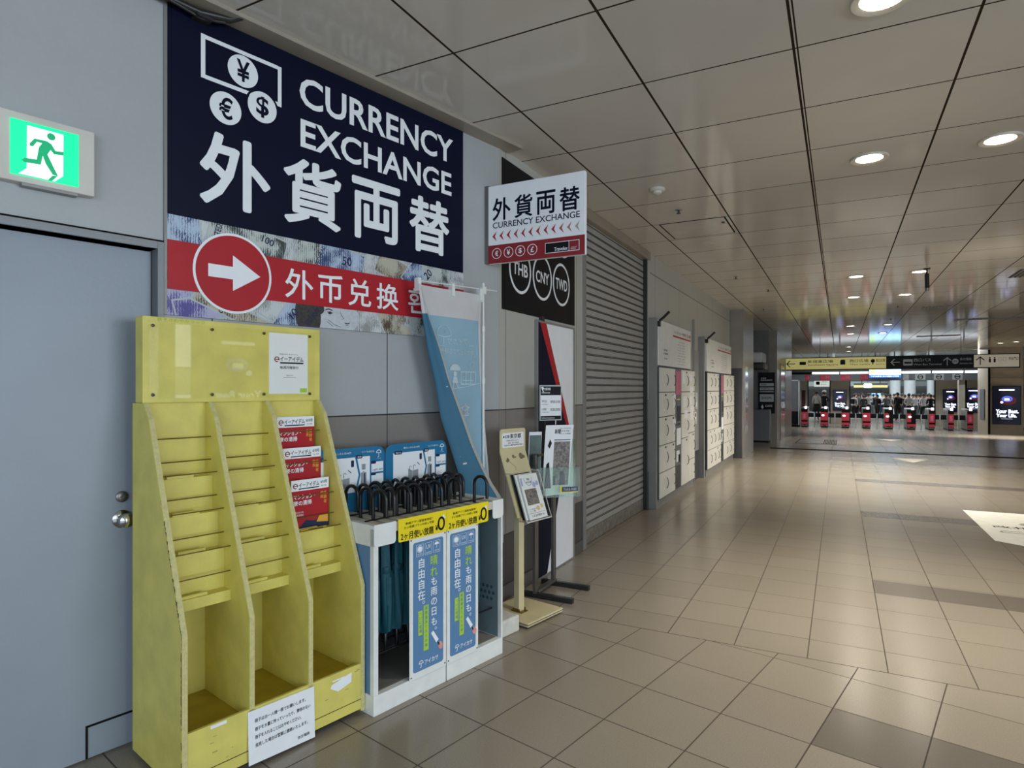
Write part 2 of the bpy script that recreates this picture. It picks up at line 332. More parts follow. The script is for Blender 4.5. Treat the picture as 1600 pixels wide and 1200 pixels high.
_tc = {}
def glyphs(body, off=0.0, vertical=False, spacing=1.0):
    k = (body, off, spacing)
    if k in _tc: return _tc[k]
    c = bpy.data.curves.new('t', 'FONT'); c.body = body; c.offset = off; c.space_character = spacing; c.resolution_u = 3
    o = bpy.data.objects.new('t', c); me = bpy.data.meshes.new_from_object(o)
    v = [(p.co.x, p.co.y) for p in me.vertices]; f = [tuple(p.vertices) for p in me.polygons]
    bpy.data.objects.remove(o); bpy.data.curves.remove(c); bpy.data.meshes.remove(me)
    _tc[k] = (v, f); return _tc[k]
def text(g, body, x0, x1, z0, z1, y, off=0.0, keep=False, mirror=False, rot=0):
    if off >= .01 and len(body) and ord(max(body)) > 0x2fff:     # kanji: thicken by overlaid shifted copies
        e = off*(z1-z0)*.8
        for k, (dx, dz) in enumerate([(math.cos(a), math.sin(a)) for a in [2*PI*i/8 for i in range(8)]]+[(0, 0)]):
            text(g, body, x0+e+dx*e, x1-e+dx*e, z0+e+dz*e, z1-e+dz*e, y-k*.00003, 0, keep, mirror, rot)
        return g
    if rot != 99 and (not g.marks or g.marks[-1][2] != id(body)): g.marks.append((len(g.v), len(g.f), id(body)))
    v, f = glyphs(body, off)
    if not v: return g
    xs = [p[0] for p in v]; zs = [p[1] for p in v]; w_, h_ = max(xs)-min(xs), max(zs)-min(zs)
    sx, sz = (x1-x0)/w_, (z1-z0)/h_
    if keep: sx = sz = min(sx, sz)
    out = []
    for a, b in v:
        a = (a-min(xs)); b = (b-min(zs))
        if mirror: a = w_-a
        X, Z = x0+a*sx, z0+b*sz
        if rot:
            cx, cz = (x0+x1)/2, (z0+z1)/2; c, q = math.cos(rot), math.sin(rot)
            X, Z = cx+(X-cx)*c-(Z-cz)*q, cz+(X-cx)*q+(Z-cz)*c
        out.append((X, y-.0012, Z))
    return g.add(out, [tuple(reversed(t)) if mirror else t for t in f])
def vtext(g, body, xc, z_top, size, y, off=.01, pitch=None):   # one glyph below the other
    pitch = pitch or size*1.08; g.marks.append((len(g.v), len(g.f), 0))
    for i, ch in enumerate(body):
        v, f = glyphs(ch, 0)
        if not v: continue
        if off >= .01 and ch not in '。、':
            v0, f0 = v, f; v = []; f = []; e = off*.8
            for dx, dz in ((e, 0), (-e, 0), (0, e), (0, -e), (e*.7, e*.7), (-e*.7, e*.7), (e*.7, -e*.7), (-e*.7, -e*.7)):
                f = f+[tuple(j+len(v) for j in t_) for t_ in f0]; v = v+[(a+dx, b+dz) for a, b in v0]
        xs = [p[0] for p in v]; zs = [p[1] for p in v]
        k = size/.95; zc = z_top-i*pitch-size/2
        if ch in '。、': k *= 1; cx = (min(xs)+max(xs))/2; g.add([(xc+size*.28+(a-cx)*k, y-.0012, zc+size*.3+(b-(min(zs)+max(zs))/2)*k) for a, b in v], f); continue
        cx, cz = (min(xs)+max(xs))/2, (min(zs)+max(zs))/2
        nb = 8 if off >= .01 else 1
        g.add([(xc+(a-cx)*k, y-.0012-(j//(len(v)//nb))*.00003, zc+(b-cz)*k) for j, (a, b) in enumerate(v)], f)
    return g

def mk(name, g, m, parent=None, bev=0, smooth=False):
    me = bpy.data.meshes.new(name); me.from_pydata(g.v, [], g.f)
    mats = m if isinstance(m, (list, tuple)) else [m]
    for x in mats: me.materials.append(M[x] if isinstance(x, str) else x)
    if len(mats) > 1:
        for p, i in zip(me.polygons, g.mi): p.material_index = i
    me.update()
    if smooth:
        me.shade_smooth(); me.set_sharp_from_angle(angle=.7)
    o = bpy.data.objects.new(name, me); COL.objects.link(o)
    if parent is not None: o.parent = parent
    if bev:
        b = o.modifiers.new('bevel', 'BEVEL'); b.width = bev; b.segments = 2; b.limit_method = 'ANGLE'
    return o
def pieces(g, by_text):        # cut a mesh into its lines of writing, or into its separate shapes
    if by_text:
        mk_ = g.marks; out = []
        for i, (v0, f0, _) in enumerate(mk_):
            v1, f1 = (mk_[i+1][:2] if i+1 < len(mk_) else (len(g.v), len(g.f)))
            if i == 0: v0 = f0 = 0
            q = G(); q.v = g.v[v0:v1]; q.f = [tuple(k-v0 for k in t) for t in g.f[f0:f1]]; q.mi = g.mi[f0:f1]
            if q.f: out.append(q)
        return out
    par = list(range(len(g.v)))
    def find(a):
        while par[a] != a: par[a] = par[par[a]]; a = par[a]
        return a
    for t in g.f:
        for k in t[1:]: par[find(k)] = find(t[0])
    groups = {}
    for t, m_ in zip(g.f, g.mi): groups.setdefault(find(t[0]), []).append((t, m_))
    out = []
    for fs in groups.values():
        q = G(); idx = {}
        for t, m_ in fs:
            for k in t:
                if k not in idx: idx[k] = len(q.v); q.v.append(g.v[k])
            q.f.append(tuple(idx[k] for k in t)); q.mi.append(m_)
        out.append(q)
    return out
APART = {'card_slot', 'pale_notices', 'navy_tabs', 'white_panels', 'lime_tags', 'name_strips', 'posted_notes', 'floor_lamps', 'screws', 'bolts', 'keyhole', 'stand_drawing', 'gold_dots', 'hanger', 'torn_label', 'sparkle_marks', 'wall_bracket', 'joint_clip', 'notice_black_band', 'lit_face', 'old_tape_marks', 'sticker', 'vent_holes', 'tray_grid', 'upper_bar', 'yellow_tag'}
class T:                        # a thing: an Empty and its parts; geometry is given in frame coordinates
    def __init__(s, name, label, cat, frame, org, group=None, rz=0):
        s.e = bpy.data.objects.new(name, None); COL.objects.link(s.e); s.e.empty_display_size = .1
        s.o = org; s.e.matrix_world = FRAMES[frame] @ Matrix.Translation(org) @ Matrix.Rotation(rz, 4, 'Z')
        s.e['label'] = label; s.e['category'] = cat
        if group: s.e['group'] = group
    def part(s, name, g, m, parent=None, bev=0, smooth=False, label=None, local=False):
        if not local: g.move(-s.o[0], -s.o[1], -s.o[2])
        if ('lettering' in name and len(g.marks) > 1) or name in APART:
            ps = pieces(g, 'lettering' in name)
            if 1 < len(ps) <= 20:
                one = {'screws': 'screw', 'bolts': 'bolt', 'card_slot': 'card_slot', 'pale_notices': 'pale_notice', 'navy_tabs': 'navy_tab', 'white_panels': 'white_panel', 'lime_tags': 'lime_tag', 'name_strips': 'name_strip', 'posted_notes': 'posted_note', 'floor_lamps': 'floor_lamp', 'vent_holes': 'vent_hole'}.get(name, name)
                return [mk(one, q, m, parent or s.e, bev, smooth) for q in ps][0]
        o = mk(name, g, m, parent or s.e, bev, smooth)
        if label: o['label'] = label
        return o
def struct(name, g, m, frame='W', bev=0, label=None, smooth=False, parent=None):
    o = mk(name, g, m, parent, bev, smooth)
    if parent is None: o.matrix_world = FRAMES[frame]; o['kind'] = 'structure'
    if label: o['label'] = label
    return o
def single(name, g, m, label, cat, frame='W', org=(0, 0, 0), group=None, bev=0, smooth=False):
    g.move(-org[0], -org[1], -org[2]); o = mk(name, g, m, None, bev, smooth)
    o.matrix_world = FRAMES[frame] @ Matrix.Translation(org)
    o['label'] = label; o['category'] = cat
    if group: o['group'] = group
    return o
def kids(o): return [c for c in bpy.data.objects if c.parent == o]
def copy_tree(o, parent=None):
    c = o.copy(); COL.objects.link(c); c.parent = parent
    if parent is not None: c.matrix_parent_inverse = o.matrix_parent_inverse
    for ch in list(o.children): copy_tree(ch, c)
    return c

# ------------------------------------------------------------------ the room shell
g = G()
ys = [-6, 19, 35, 48.0]
for a, b in zip(ys[:-1], ys[1:]):
    g.add([(-6, a, fz(a)), (11, a, fz(a)), (11, b, fz(b)), (-6, b, fz(b)), (-6, a, fz(a)-.3), (11, a, fz(a)-.3), (11, b, fz(b)-.3), (-6, b, fz(b)-.3)],
          [(0,1,2,3),(7,6,5,4),(0,4,5,1),(1,5,6,2),(2,6,7,3),(3,7,4,0)])
struct('floor', g, floor_material(), label='beige stone tile floor of the station passage')
struct('floor_plaza', G().box(-8, 14, 48, 64, -.76, -.466), mat('plaza_floor', (150, 150, 146), .3, var=.08))
CM = ceiling_material()
struct('ceiling', G().box(-6, 11.2, -4.2, 44, CEIL, CEIL+.25), CM, label='glossy beige metal panel ceiling')
struct('ceiling_plaza', G().box(-8, 14, 44, 64, 4.9, 5.0), mat('plaza_ceiling', (190, 192, 190), .5))

WA = wall_material('near_wall_panels', -1.035, 1.0365)
WBm = wall_material('far_wall_panels', 4.047, 1.4, zd=.475, u0=(172, 172, 164), u1=(192, 192, 184))
DX0, DX1, DZ = -3.30, -2.311, 2.165
g = G().box(-7.2, DX0, 0, .25, 0, CEIL+.02).box(DX0, DX1, 0, .25, DZ, CEIL+.02).box(DX1, 0, 0, .25, 0, CEIL+.02)
struct('wall_left', g, WA, 'A')
g = G().box(3.95, 5.68, 0, .25, 0, CEIL+.02).box(5.68, 7.89, 0, .25, 3.215, CEIL+.02).box(7.89, 16.5, 0, .25, 0, CEIL+.02)
struct('wall_left_far', g, WBm, 'B')
struct('wall_recess', G().box(16.5, 16.7, .0, 1.8, 0, CEIL+.02).box(20.2, 20.45, -.28, 1.8, -.2, CEIL+.02).box(16.5, 20.45, 1.8, 2.0, -.2, CEIL+.02), mat('recess_wall', (112, 112, 112), .4), 'B')
struct('wall_left_gloss', G().box(20.45, 27.0, -.5, .1, -.3, CEIL+.02).box(27.0, 43, 1.0, 1.3, -.6, CEIL+.02), 'gloss', 'B')
struct('wall_right', G().box(11, 11.3, -6, 44, -.6, CEIL+.02), mat('right_wall_paint', (165, 158, 146), .4))
struct('wall_plaza', G().box(-8, 14, 64, 64.2, -.8, 5).box(-8.2, -8, 44, 64, -.8, 5).box(14, 14.2, 44, 64, -.8, 5), mat('plaza_wall', (150, 156, 158), .5))
struct('wall_back', G().box(-8, -2.3, 40.9, 41.3, -.6, 3.0).box(7.6, 14, 40.9, 41.3, -.6, 3.0).box(-8, 14, 43.95, 44.05, 3.3, 5.0), 'beige')
struct('trim_1', G().box(-7, .1, -.125, 0, CEIL-.02, CEIL), mat('ceiling_edge_trim', (160, 152, 138), .4), 'A')
struct('trim_2', G().box(5.6, 7.97, -.02, .05, 3.2, CEIL), mat('shutter_head', (150, 140, 124), .4), 'B', bev=.01)
struct('trim_3', G().box(8.0, 16.4, -.006, 0, 3.045, 3.057), 'trim', 'B')
struct('baseboard_left', G().box(-2.28, 0, -.008, 0, 0, .105), mat('skirting_grey', (92, 89, 86), .4), 'A')
struct('baseboard_far', G().box(3.97, 5.6, -.008, 0, 0, .105), 'skirting_grey' if False else _m['skirting_grey'], 'B')

# metal strips where wall panels and shutter meet
struct('trim_4', G().box(5.60, 5.675, -.012, 0, 0, 3.2), 'trim', 'B', bev=.003)
struct('trim_5', G().box(7.93, 8.03, -.10, 0, 0, 2.46).box(10.6, 10.68, -.03, 0, 0, 2.7).box(11.1, 11.2, -.10, 0, 0, 2.45), 'trim', 'B', bev=.003)
struct('trim_6', G().box(10.28, 11.1, -.012, 0, .49, 2.2), mat('strip_panel_grey', (150, 149, 146), .3), 'B')
struct('trim_7', G().box(10.28, 11.1, -.014, 0, .0, .48), 'darkg', 'B')
# square pillar that closes the locker wall
struct('wall_pillar', G().box(14.62, 16.44, -.29, .0, 0, CEIL+.01), 'gloss', 'B', bev=.006)
struct('door_2', G().box(14.608, 14.622, -.26, -.02, .0, 2.0), 'darkg', 'B')
g = G().box(14.9, 15.35, -.298, -.29, .5, 2.05)
struct('trim_8', g, mat('mirror_strip', (170, 165, 166), .12, var=.2, scale=9, metal=.6), 'B')

# grey steel door with frame, knob and lock
d = struct('door_1', G().box(DX0+.004, DX1-.004, .06, .1, .008, DZ-.005), 'door', 'A', bev=.002, label='grey blue steel door')
mk('door_frame', G().box(DX1, DX1+.026, -.008, .12, 0, DZ+.033).box(DX0-.026, DX0, -.008, .12, 0, DZ+.033).box(DX0, DX1, -.008, .12, DZ, DZ+.033), 'frame', d, bev=.002)
mk('frame_seam', G().box(DX0-.03, DX1+.03, -.010, -.002, DZ+.033, DZ+.039), 'dark', d)
mk('threshold_groove', G().box(-2.56, DX1-.004, .056, .06, .138, .146).box(-2.566, -2.558, .056, .06, .01, .146), 'dark', d)
kx, kz = -2.432, .988
def yl(pr, cx, cz, y0):     # lathe about the y axis
    gg = G().lathe(pr); gg.xf(lambda x, y, z: (cx+x, y0-z, cz+y)); return gg
mk('door_knob', yl([(.038, 0), (.038, .006), (.034, .010), (.013, .013), (.012, .032), (.026, .042), (.031, .056), (.028, .070), (.012, .078), (.001, .079)], kx, kz, .06), 'chrome', d, smooth=True)
mk('door_lock', yl([(.024, 0), (.024, .008), (.020, .011), (.008, .012), (.008, .018), (.001, .018)], kx, kz+.095, .06), 'steel', d, smooth=True)

# ------------------------------------------------------------------ roller shutter
t = T('roller_shutter', 'closed grey metal roller shutter with many narrow horizontal slats', 'roller shutter', 'B', (6.78, .06, 0))
prof = []; z = .14; P = .0765
while z < 3.2:
    prof += [(.056, z), (.0515, z+.004), (.0500, z+.030), (.0515, z+.056), (.056, z+.061), (.052, z+.065), (.056, z+.071)]; z += P
prof = [(a, min(b, 3.21)) for a, b in prof]
t.part('shutter_curtain', G().prism(prof+[(.075, 3.21), (.075, .14)], 'x', 5.69, 7.86), 'shut')
g = G(); z = .14
while z < 3.15: g.box(5.70, 7.85, .0505, .060, z+.059, z+.0665).box(5.70, 7.85, .0500, .062, z-.004, z+.001); z += P
t.part('slat_joints', g, mat('dark_slat_joint', (66, 64, 62), .7))  # strips darker than the slats, to strengthen the joint lines
t.part('bottom_bar', G().box(5.70, 7.85, .045, .075, .004, .14), mat('worn_bottom_bar', (132, 126, 118), .5, metal=.2, var=.3, scale=18), bev=.004)
for x0, x1 in ((5.675, 5.70), (7.86, 7.885)):
    t.part('guide_rail', G().box(x0, x1, 0, .09, 0, 3.21), 'dmetal' if x0 > 7 else 'trim', bev=.003)
struct('wall_behind_shutter', G().box(5.66, 7.93, .25, .3, 0, 3.3), 'dark', 'B')

# ------------------------------------------------------------------ exit sign over the door
t = T('exit_sign', 'green and white lit running man exit sign above the grey door', 'exit sign', 'A', (-2.72, 0, 2.33))
t.part('housing', G().box(-2.88, -2.563, -.045, 0, 2.326, 2.587), 'offw', bev=.004)
t.part('bottom_clip', G().box(-2.80, -2.62, -.040, -.006, 2.316, 2.327), 'trim')
gp = t.part('green_panel', G().rect(-2.836, -2.620, 2.350, 2.557, -.045, .004), 'green')
t.part('white_doorway', G().poly([(-2.786,2.543),(-2.671,2.542),(-2.672,2.380),(-2.699,2.353),(-2.812,2.355),(-2.787,2.380)], -.0495), 'gwhite')
man = [(-2.764,2.499),(-2.725,2.501),(-2.710,2.493),(-2.697,2.471),(-2.671,2.474),(-2.671,2.461),(-2.702,2.457),(-2.713,2.470),(-2.723,2.450),(-2.705,2.410),(-2.689,2.376),(-2.706,2.376),(-2.728,2.412),(-2.738,2.441),(-2.744,2.405),(-2.795,2.401),(-2.803,2.408),(-2.794,2.418),(-2.757,2.421),(-2.750,2.470),(-2.740,2.488),(-2.756,2.489),(-2.768,2.468),(-2.778,2.468),(-2.779,2.476)]
t.part('running_man', G().poly(man, -.051).disc(-2.711, 2.522, .0135, -.051).poly([(-2.722,2.352),(-2.707,2.373),(-2.690,2.376),(-2.708,2.352)], -.051), 'gdark')

# ------------------------------------------------------------------ big currency exchange banner
def clip(poly, x0, x1, z0, z1):
    for ax, lim, sg in ((0, x0, 1), (0, x1, -1), (1, z0, 1), (1, z1, -1)):
        out = []
        for i in range(len(poly)):
            a, b = poly[i-1], poly[i]; ia, ib = (a[ax]-lim)*sg >= 0, (b[ax]-lim)*sg >= 0
            if ia != ib:
                k = (lim-a[ax])/(b[ax]-a[ax]); out.append((a[0]+(b[0]-a[0])*k, a[1]+(b[1]-a[1])*k))
            if ib: out.append(b)
        poly = out
        if not poly: break
    return poly
BL, BR, BT, BB, BM = -2.275, -.397, 3.286, 1.878, 2.328
t = T('currency_exchange_banner', 'large navy wall banner reading CURRENCY EXCHANGE over a red arrow band', 'banner', 'A', (-1.335, 0, 1.878))
t.part('backing_panel', G().box(BL, BR, -.010, 0, BB, BT), 'navy')
t.part('metal_edge', G().box(BL-.012, BL, -.012, 0, BB, BT), 'trim')
y1 = -.010
g = G()
text(g, 'CURRENCY', -1.623, -.493, 3.036, 3.196, y1, .020)
text(g, 'EXCHANGE', -1.617, -.508, 2.820, 2.970, y1, .020)
t.part('english_lettering', g, 'white')
g = G()
for ch, a, b in (('外', -2.135, -1.785), ('貨', -1.715, -1.366), ('両', -1.295, -.945), ('替', -.872, -.528)):
    text(g, ch, a, b, 2.410, 2.760, y1, .030)
t.part('japanese_lettering', g, 'white')
g = G()
for a in (((-2.128, -2.108, 2.990, 3.194)), (-1.745, -1.725, 2.988, 3.192)): g.rect(*a, y1)
g.rect(-2.108, -1.745, 3.174, 3.193, y1).rect(-2.108, -1.745, 2.989, 3.008, y1)
t.part('banknote_icon', g, 'white')
for nm, cx, cz, ch in (('yen_coin_icon', -1.928, 3.093, '¥'), ('euro_coin_icon', -2.013, 2.884, '€'), ('dollar_coin_icon', -1.829, 2.952, '$')):
    p = t.part(nm, G().disc(cx, cz, .076, y1-.002), 'white')
    if ch == '$': p = t.part(nm+'_rim', G().ring(cx, cz, .088, .010, y1-.0012), 'navy')
    t.part(nm+'_symbol', text(G(), ch, cx-.033, cx+.033, cz-.052, cz+.052, y1-.003, .02), 'navy')
# collage of banknotes
t.part('collage_paper', G().rect(BL, BR, BB, BM, y1), NOTES[4])
rnd = random.Random(3)
spec = [(-2.20, 2.28, .30, .16, -5, 1), (-2.08, 2.26, .10, .30, 8, 4), (-1.90, 2.27, .40, .17, -14, 0), (-1.55, 2.27, .30, .2, 75, 0), (-1.36, 2.26, .30, .16, -10, 1),
        (-1.18, 2.28, .26, .14, 35, 4), (-.98, 2.26, .30, .15, -20, 3), (-.80, 2.29, .28, .14, 50, 1), (-.60, 2.27, .32, .16, -38, 0), (-.45, 2.25, .2, .14, 60, 4),
        (-2.22, 1.95, .22, .16, 70, 2), (-2.08, 1.93, .34, .12, 14, 2), (-1.93, 1.90, .5, .08, -22, 3), (-1.75, 1.95, .4, .14, -26, 4), (-1.62, 1.95, .34, .18, 55, 1),
        (-1.45, 1.96, .3, .16, -15, 0), (-1.30, 1.92, .5, .24, 8, 4), (-.98, 1.93, .30, .2, -62, 3), (-.72, 1.94, .34, .18, -28, 0), (-.5, 1.94, .25, .18, 20, 1)]
for i, (cx, cz, w_, h_, a, mi) in enumerate(spec):
    c, q = math.cos(math.radians(a)), math.sin(math.radians(a))
    for k, (ww, hh, mm) in enumerate(((w_, h_, M['lgrey']), (w_-.016, h_-.016, NOTES[mi]))):
        pl = clip([(cx+x*c-zz*q, cz+x*q+zz*c) for x, zz in ((-ww/2,-hh/2),(ww/2,-hh/2),(ww/2,hh/2),(-ww/2,hh/2))], BL, BR, BB, BM)
        if len(pl) > 2: t.part('printed_banknote' if k else 'banknote_border', G().poly(pl, y1-.001-(i % 5)*.0004-k*.0002, .0002), mm)
g = G()
for s_, x, zz, h_, a in (('UNITED', -2.055, 2.275, .028, 1.35), ('100', -1.80, 2.290, .035, -.3), ('50', -1.33, 2.262, .05, 0), ('FEDERAL', -1.50, 2.266, .026, 1.2), ('20', -.72, 2.275, .05, .8),
                      ('ESERVE', -1.545, 1.935, .03, .9), ('10', -1.66, 1.94, .04, .9), ('ONE', -2.02, 1.925, .03, .25)):
    text(g, s_, x-.5*h_*len(s_)*.62, x+.5*h_*len(s_)*.62, zz-h_/2, zz+h_/2, y1-.0036, .012, rot=a)
t.part('banknote_lettering', g, 'dnavy')
# engraved face on one note
def clipe(cx, cz, rx, rz, a=0):
    c, q = math.cos(a), math.sin(a)
    return clip([(cx+rx*math.cos(u)*c-rz*math.sin(u)*q, cz+rx*math.cos(u)*q+rz*math.sin(u)*c) for u in [2*PI*i/30 for i in range(30)]], BL, BR, BB, 1.996)
ed = mat('engraving_dark', (58, 52, 52), .5, var=.5, scale=70)
t.part('engraved_face', G().poly(clipe(-1.395, 1.935, .150, .092, .12), y1-.0032, .0003), mat('engraving_pale', (196, 202, 208), .5, var=.10, scale=60))
t.part('engraved_hair', G().poly(clipe(-1.555, 1.955, .055, .110, .2), y1-.0036, .0002).poly(clipe(-1.535, 1.985, .060, .040, -.2), y1-.0037, .0002).poly(clipe(-1.60, 1.94, .05, .10, .1), y1-.0038, .0002), ed)
g = G().stroke([(-1.470, 1.978), (-1.448, 1.984), (-1.425, 1.978)], .006, y1-.0036).poly(clipe(-1.440, 1.962, .012, .007), y1-.0036, .0002).stroke([(-1.458, 1.966), (-1.440, 1.970), (-1.422, 1.962)], .003, y1-.0036)
g.stroke([(-1.375, 1.975), (-1.362, 1.950), (-1.350, 1.940), (-1.366, 1.934)], .0025, y1-.0036).stroke([(-1.345, 1.915), (-1.325, 1.912), (-1.312, 1.918)], .005, y1-.0036).stroke([(-1.34, 1.905), (-1.322, 1.902)], .002, y1-.0036)
g.stroke([(-1.45, 1.925), (-1.41, 1.900), (-1.37, 1.890)], .002, y1-.0036).stroke([(-1.46, 1.915), (-1.42, 1.890)], .002, y1-.0036)
t.part('engraved_features', g, ed)
t.part('red_band', G().rect(BL, BR, 1.993, 2.214, y1-.0042), 'red')
g = G()
for ch, a, b in (('外', -1.708, -1.545), ('币', -1.516, -1.360), ('兑', -1.322, -1.165), ('换', -1.126, -.963), ('환', -.885, -.740), ('전', -.700, -.560)):
    text(g, ch, a, b, 2.018, 2.172, y1-.0052, .016)
t.part('exchange_lettering', g, 'white')
t.part('arrow_disc_rim', G().disc(-1.975, 2.101, .192, y1-.0052, n=64), 'white')
t.part('arrow_disc', G().disc(-1.975, 2.101, .180, y1-.0064, n=64), 'red')
t.part('arrow', G().poly([(-2.098,2.133),(-1.981,2.133),(-1.981,2.188),(-1.843,2.103),(-1.981,2.018),(-1.981,2.073),(-2.098,2.073)], y1-.0076), 'white')

# cables bundled at the top of the banner
t = T('cable_bundle', 'grey conduit and sagging cable fixed under the ceiling above the navy banner', 'cable', 'A', (-2.2, -.05, 3.26))
t.part('conduit', G().tube([(-2.52,-.045,3.262),(-2.3,-.045,3.268),(-2.15,-.05,3.262),(-2.02,-.07,3.28),(-1.98,-.11,3.30)], .016), 'dmetal', smooth=True)
t.part('cable', G().tube([(-2.5,-.02,3.296),(-2.3,-.06,3.255),(-2.14,-.05,3.238),(-2.04,-.06,3.262)], .007), 'dmetal', smooth=True)
t.part('clamp', G().box(-2.17,-2.10,-.075,0,3.236,3.249), 'dmetal')

# ------------------------------------------------------------------ hanging projecting sign
t = T('projecting_sign', 'white and red hanging sign with chevrons reading CURRENCY EXCHANGE on a wall bracket', 'sign', 'W', (-2.18, 3.80, 2.42))
t.part('sign_board', G().box(-2.180, -1.460, 3.795, 3.830, 2.421, 2.962), 'white', bev=.002)
t.part('bracket', G().box(-2.262, -2.180, 3.80, 3.825, 2.428, 2.972), 'steel', bev=.002)
t.part('bolts', G().join(yl([(.006,0),(.006,.005),(.001,.006)], -2.222, 2.90, 3.80)).join(yl([(.006,0),(.006,.005),(.001,.006)], -2.222, 2.70, 3.80)).join(yl([(.006,0),(.006,.005),(.001,.006)], -2.222, 2.49, 3.80)), 'chrome')
y0 = 3.795
g = G()
for ch, a, b in (('外', -2.145, -2.003), ('貨', -1.973, -1.836), ('両', -1.808, -1.667), ('替', -1.637, -1.494)): text(g, ch, a, b, 2.716, 2.872, y0, .022)
text(g, 'CURRENCY EXCHANGE', -2.143, -1.494, 2.664, 2.706, y0, .008)
t.part('lettering', g, 'navy')
for i in range(12):
    x = -2.147+i*.0562; k = max(0, (i-8)/3)
    t.part('chevron', G().poly([(x, 2.609), (x+.034, 2.643), (x+.020, 2.609), (x+.034, 2.575)], y0),
           mat('chevron_%d' % i, (170+int(10*k), 44+int(118*k), 52+int(104*k)), .45, var=0))
t.part('red_strip', G().rect(-2.180, -1.460, 2.421, 2.548, y0), 'dred')
g = G()
for cx, ch in ((-2.112, '€'), (-2.019, '¥'), (-1.929, '$'), (-1.837, '£')):
    g.ring(cx, 2.489, .037, .004, y0-.001); text(g, ch, cx-.013, cx+.013, 2.470, 2.508, y0-.001, .02)
t.part('currency_symbols', g, 'white')
t.part('brand_plate', G().rect(-1.742, -1.497, 2.450, 2.520, y0-.001), 'white')
t.part('brand_black', G().rect(-1.738, -1.572, 2.454, 2.516, y0-.002), 'black')
t.part('brand_red', G().rect(-1.568, -1.501, 2.454, 2.516, y0-.002), 'dred')
g = text(G(), 'Travelex', -1.675, -1.578, 2.460, 2.484, y0-.003, .012)
text(g, 'CURRENCY', -1.556, -1.512, 2.470, 2.476, y0-.003); text(g, 'EXPERTS', -1.556, -1.522, 2.460, 2.466, y0-.003)
t.part('brand_lettering', g, 'white')

# black wall panel with currency codes
t = T('currency_code_panel', 'black wall panel with white ringed currency codes THB CNY TWD', 'sign', 'B', (4.68, 0, 2.13))
t.part('panel', G().box(3.985, 5.385, -.006, 0, 2.13, 3.235), 'black')
g = G(); g2 = G()
for cx, ch in ((4.275, 'THB'), (4.679, 'CNY'), (5.075, 'TWD')):
    g.ring(cx, 2.463, .187, .022, -.006); text(g2, ch, cx-.128, cx+.128, 2.415, 2.512, -.006, .02)
for cx, ch in ((4.275, 'HKD'), (4.679, 'KRW'), (5.11, 'SGD'), (4.275, 'AUD'), (4.679, 'CAD'), (5.11, 'GBP')):
    zz = 2.895 if ch in ('HKD', 'KRW', 'SGD') else 99
    if zz < 9: g.ring(cx, zz, .187, .022, -.006); text(g2, ch, cx-.128, cx+.128, zz-.048, zz+.048, -.006, .02)
t.part('rings', g, 'white'); t.part('code_lettering', g2, 'white')

# tall framed advertising board on the wall
t = T('tall_advertising_board', 'tall black white and red advertising board leaning flat against the wall beside the shutter', 'board', 'B', (4.93, 0, 0))
t.part('white_face', G().box(4.555, 5.31, -.020, -.004, .012, 2.088), 'white')
t.part('dark_shape', G().poly([(4.555,2.088),(4.66,2.088),(5.17,1.18),(5.16,1.05),(4.74,.012),(4.555,.012)], -.020), 'navy')
t.part('red_stripe', G().poly([(4.60,2.088),(4.72,2.088),(5.235,1.18),(5.17,1.18)], -.0212), 'red')
g = G().box(4.535,4.555,-.028,0,0,2.105).box(5.31,5.335,-.028,0,0,2.105).box(4.555,5.31,-.028,0,2.088,2.105).box(4.555,5.31,-.028,0,0,.012)
t.part('metal_frame', g, 'trim', bev=.002)
g = text(G(), 'Y', 4.86, 4.96, 1.24, 1.44, -.0215, .02); text(g, 'rs', 4.80, 4.95, 1.08, 1.20, -.0215, .015)
t.part('lettering', g, 'white')
t.part('hanging_clip', G().box(4.62, 4.67, -.03, 0, 2.10, 2.14), 'dmetal')

# ------------------------------------------------------------------ yellow brochure rack
t = T('brochure_rack', 'tall yellow wooden magazine rack with three slanted columns of pockets', 'magazine rack', 'A', (-2.0, -.28, 0))
SP = [(.03,.02),(.515,.02),(.515,.615),(.20,1.425),(.145,1.488),(.03,1.488)]
def side(s0, s1, z0=.02, nb=.03):
    g = G().prism([(-a, max(b, z0)) for a, b in SP if not (b < z0 and 0)], 'x', s0, s1); return g
def edging(s0, s1, z0):
    pts = [(.516, z0), (.516, .615), (.2015, 1.426), (.146, 1.4895)]
    g = G()
    for (n0, a), (n1, b) in zip(pts[:-1], pts[1:]):
        g.add([(s0,-n0,a),(s1,-n0,a),(s1,-n1,b),(s0,-n1,b),(s0,-n0+.003,a),(s1,-n0+.003,a),(s1,-n1+.003,b),(s0,-n1+.003,b)],
              [(0,1,2,3),(7,6,5,4),(0,4,5,1),(3,2,6,7),(0,3,7,4),(1,5,6,2)])
    return g
for k, (a, b) in enumerate(((-2.420, -2.398), (-1.607, -1.585))):
    p = t.part('side_panel', side(a, b), 'yellow')
    t.part('pale_edge', edging(a+.001, b-.001, .02), 'yedge', p, label='chipped pale front edge' if k == 0 else None)
    if k == 0:
        g = G(); r = random.Random(5); z = .12        # worn dark chips along the outer edge
        while z < 1.15:
            n = .517 if z < .615 else .517-(z-.615)/(1.425-.615)*.315
            h = r.uniform(.01, .035); wd = r.uniform(.003, .009)
            g.add([(a-.0006, -n+.002, z), (a-.0006, -n+wd, z+h*.3), (a-.0006, -n+wd*.7+.002, z+h), (a-.0006, -n+.002+(.0 if z < .6 else h*.38), z+h)], [(0, 1, 2, 3)])
            z += r.uniform(.006, .02)*(1 if .25 < z < 1.0 else 4)
        t.part('paint_chips', g, 'dark', p)
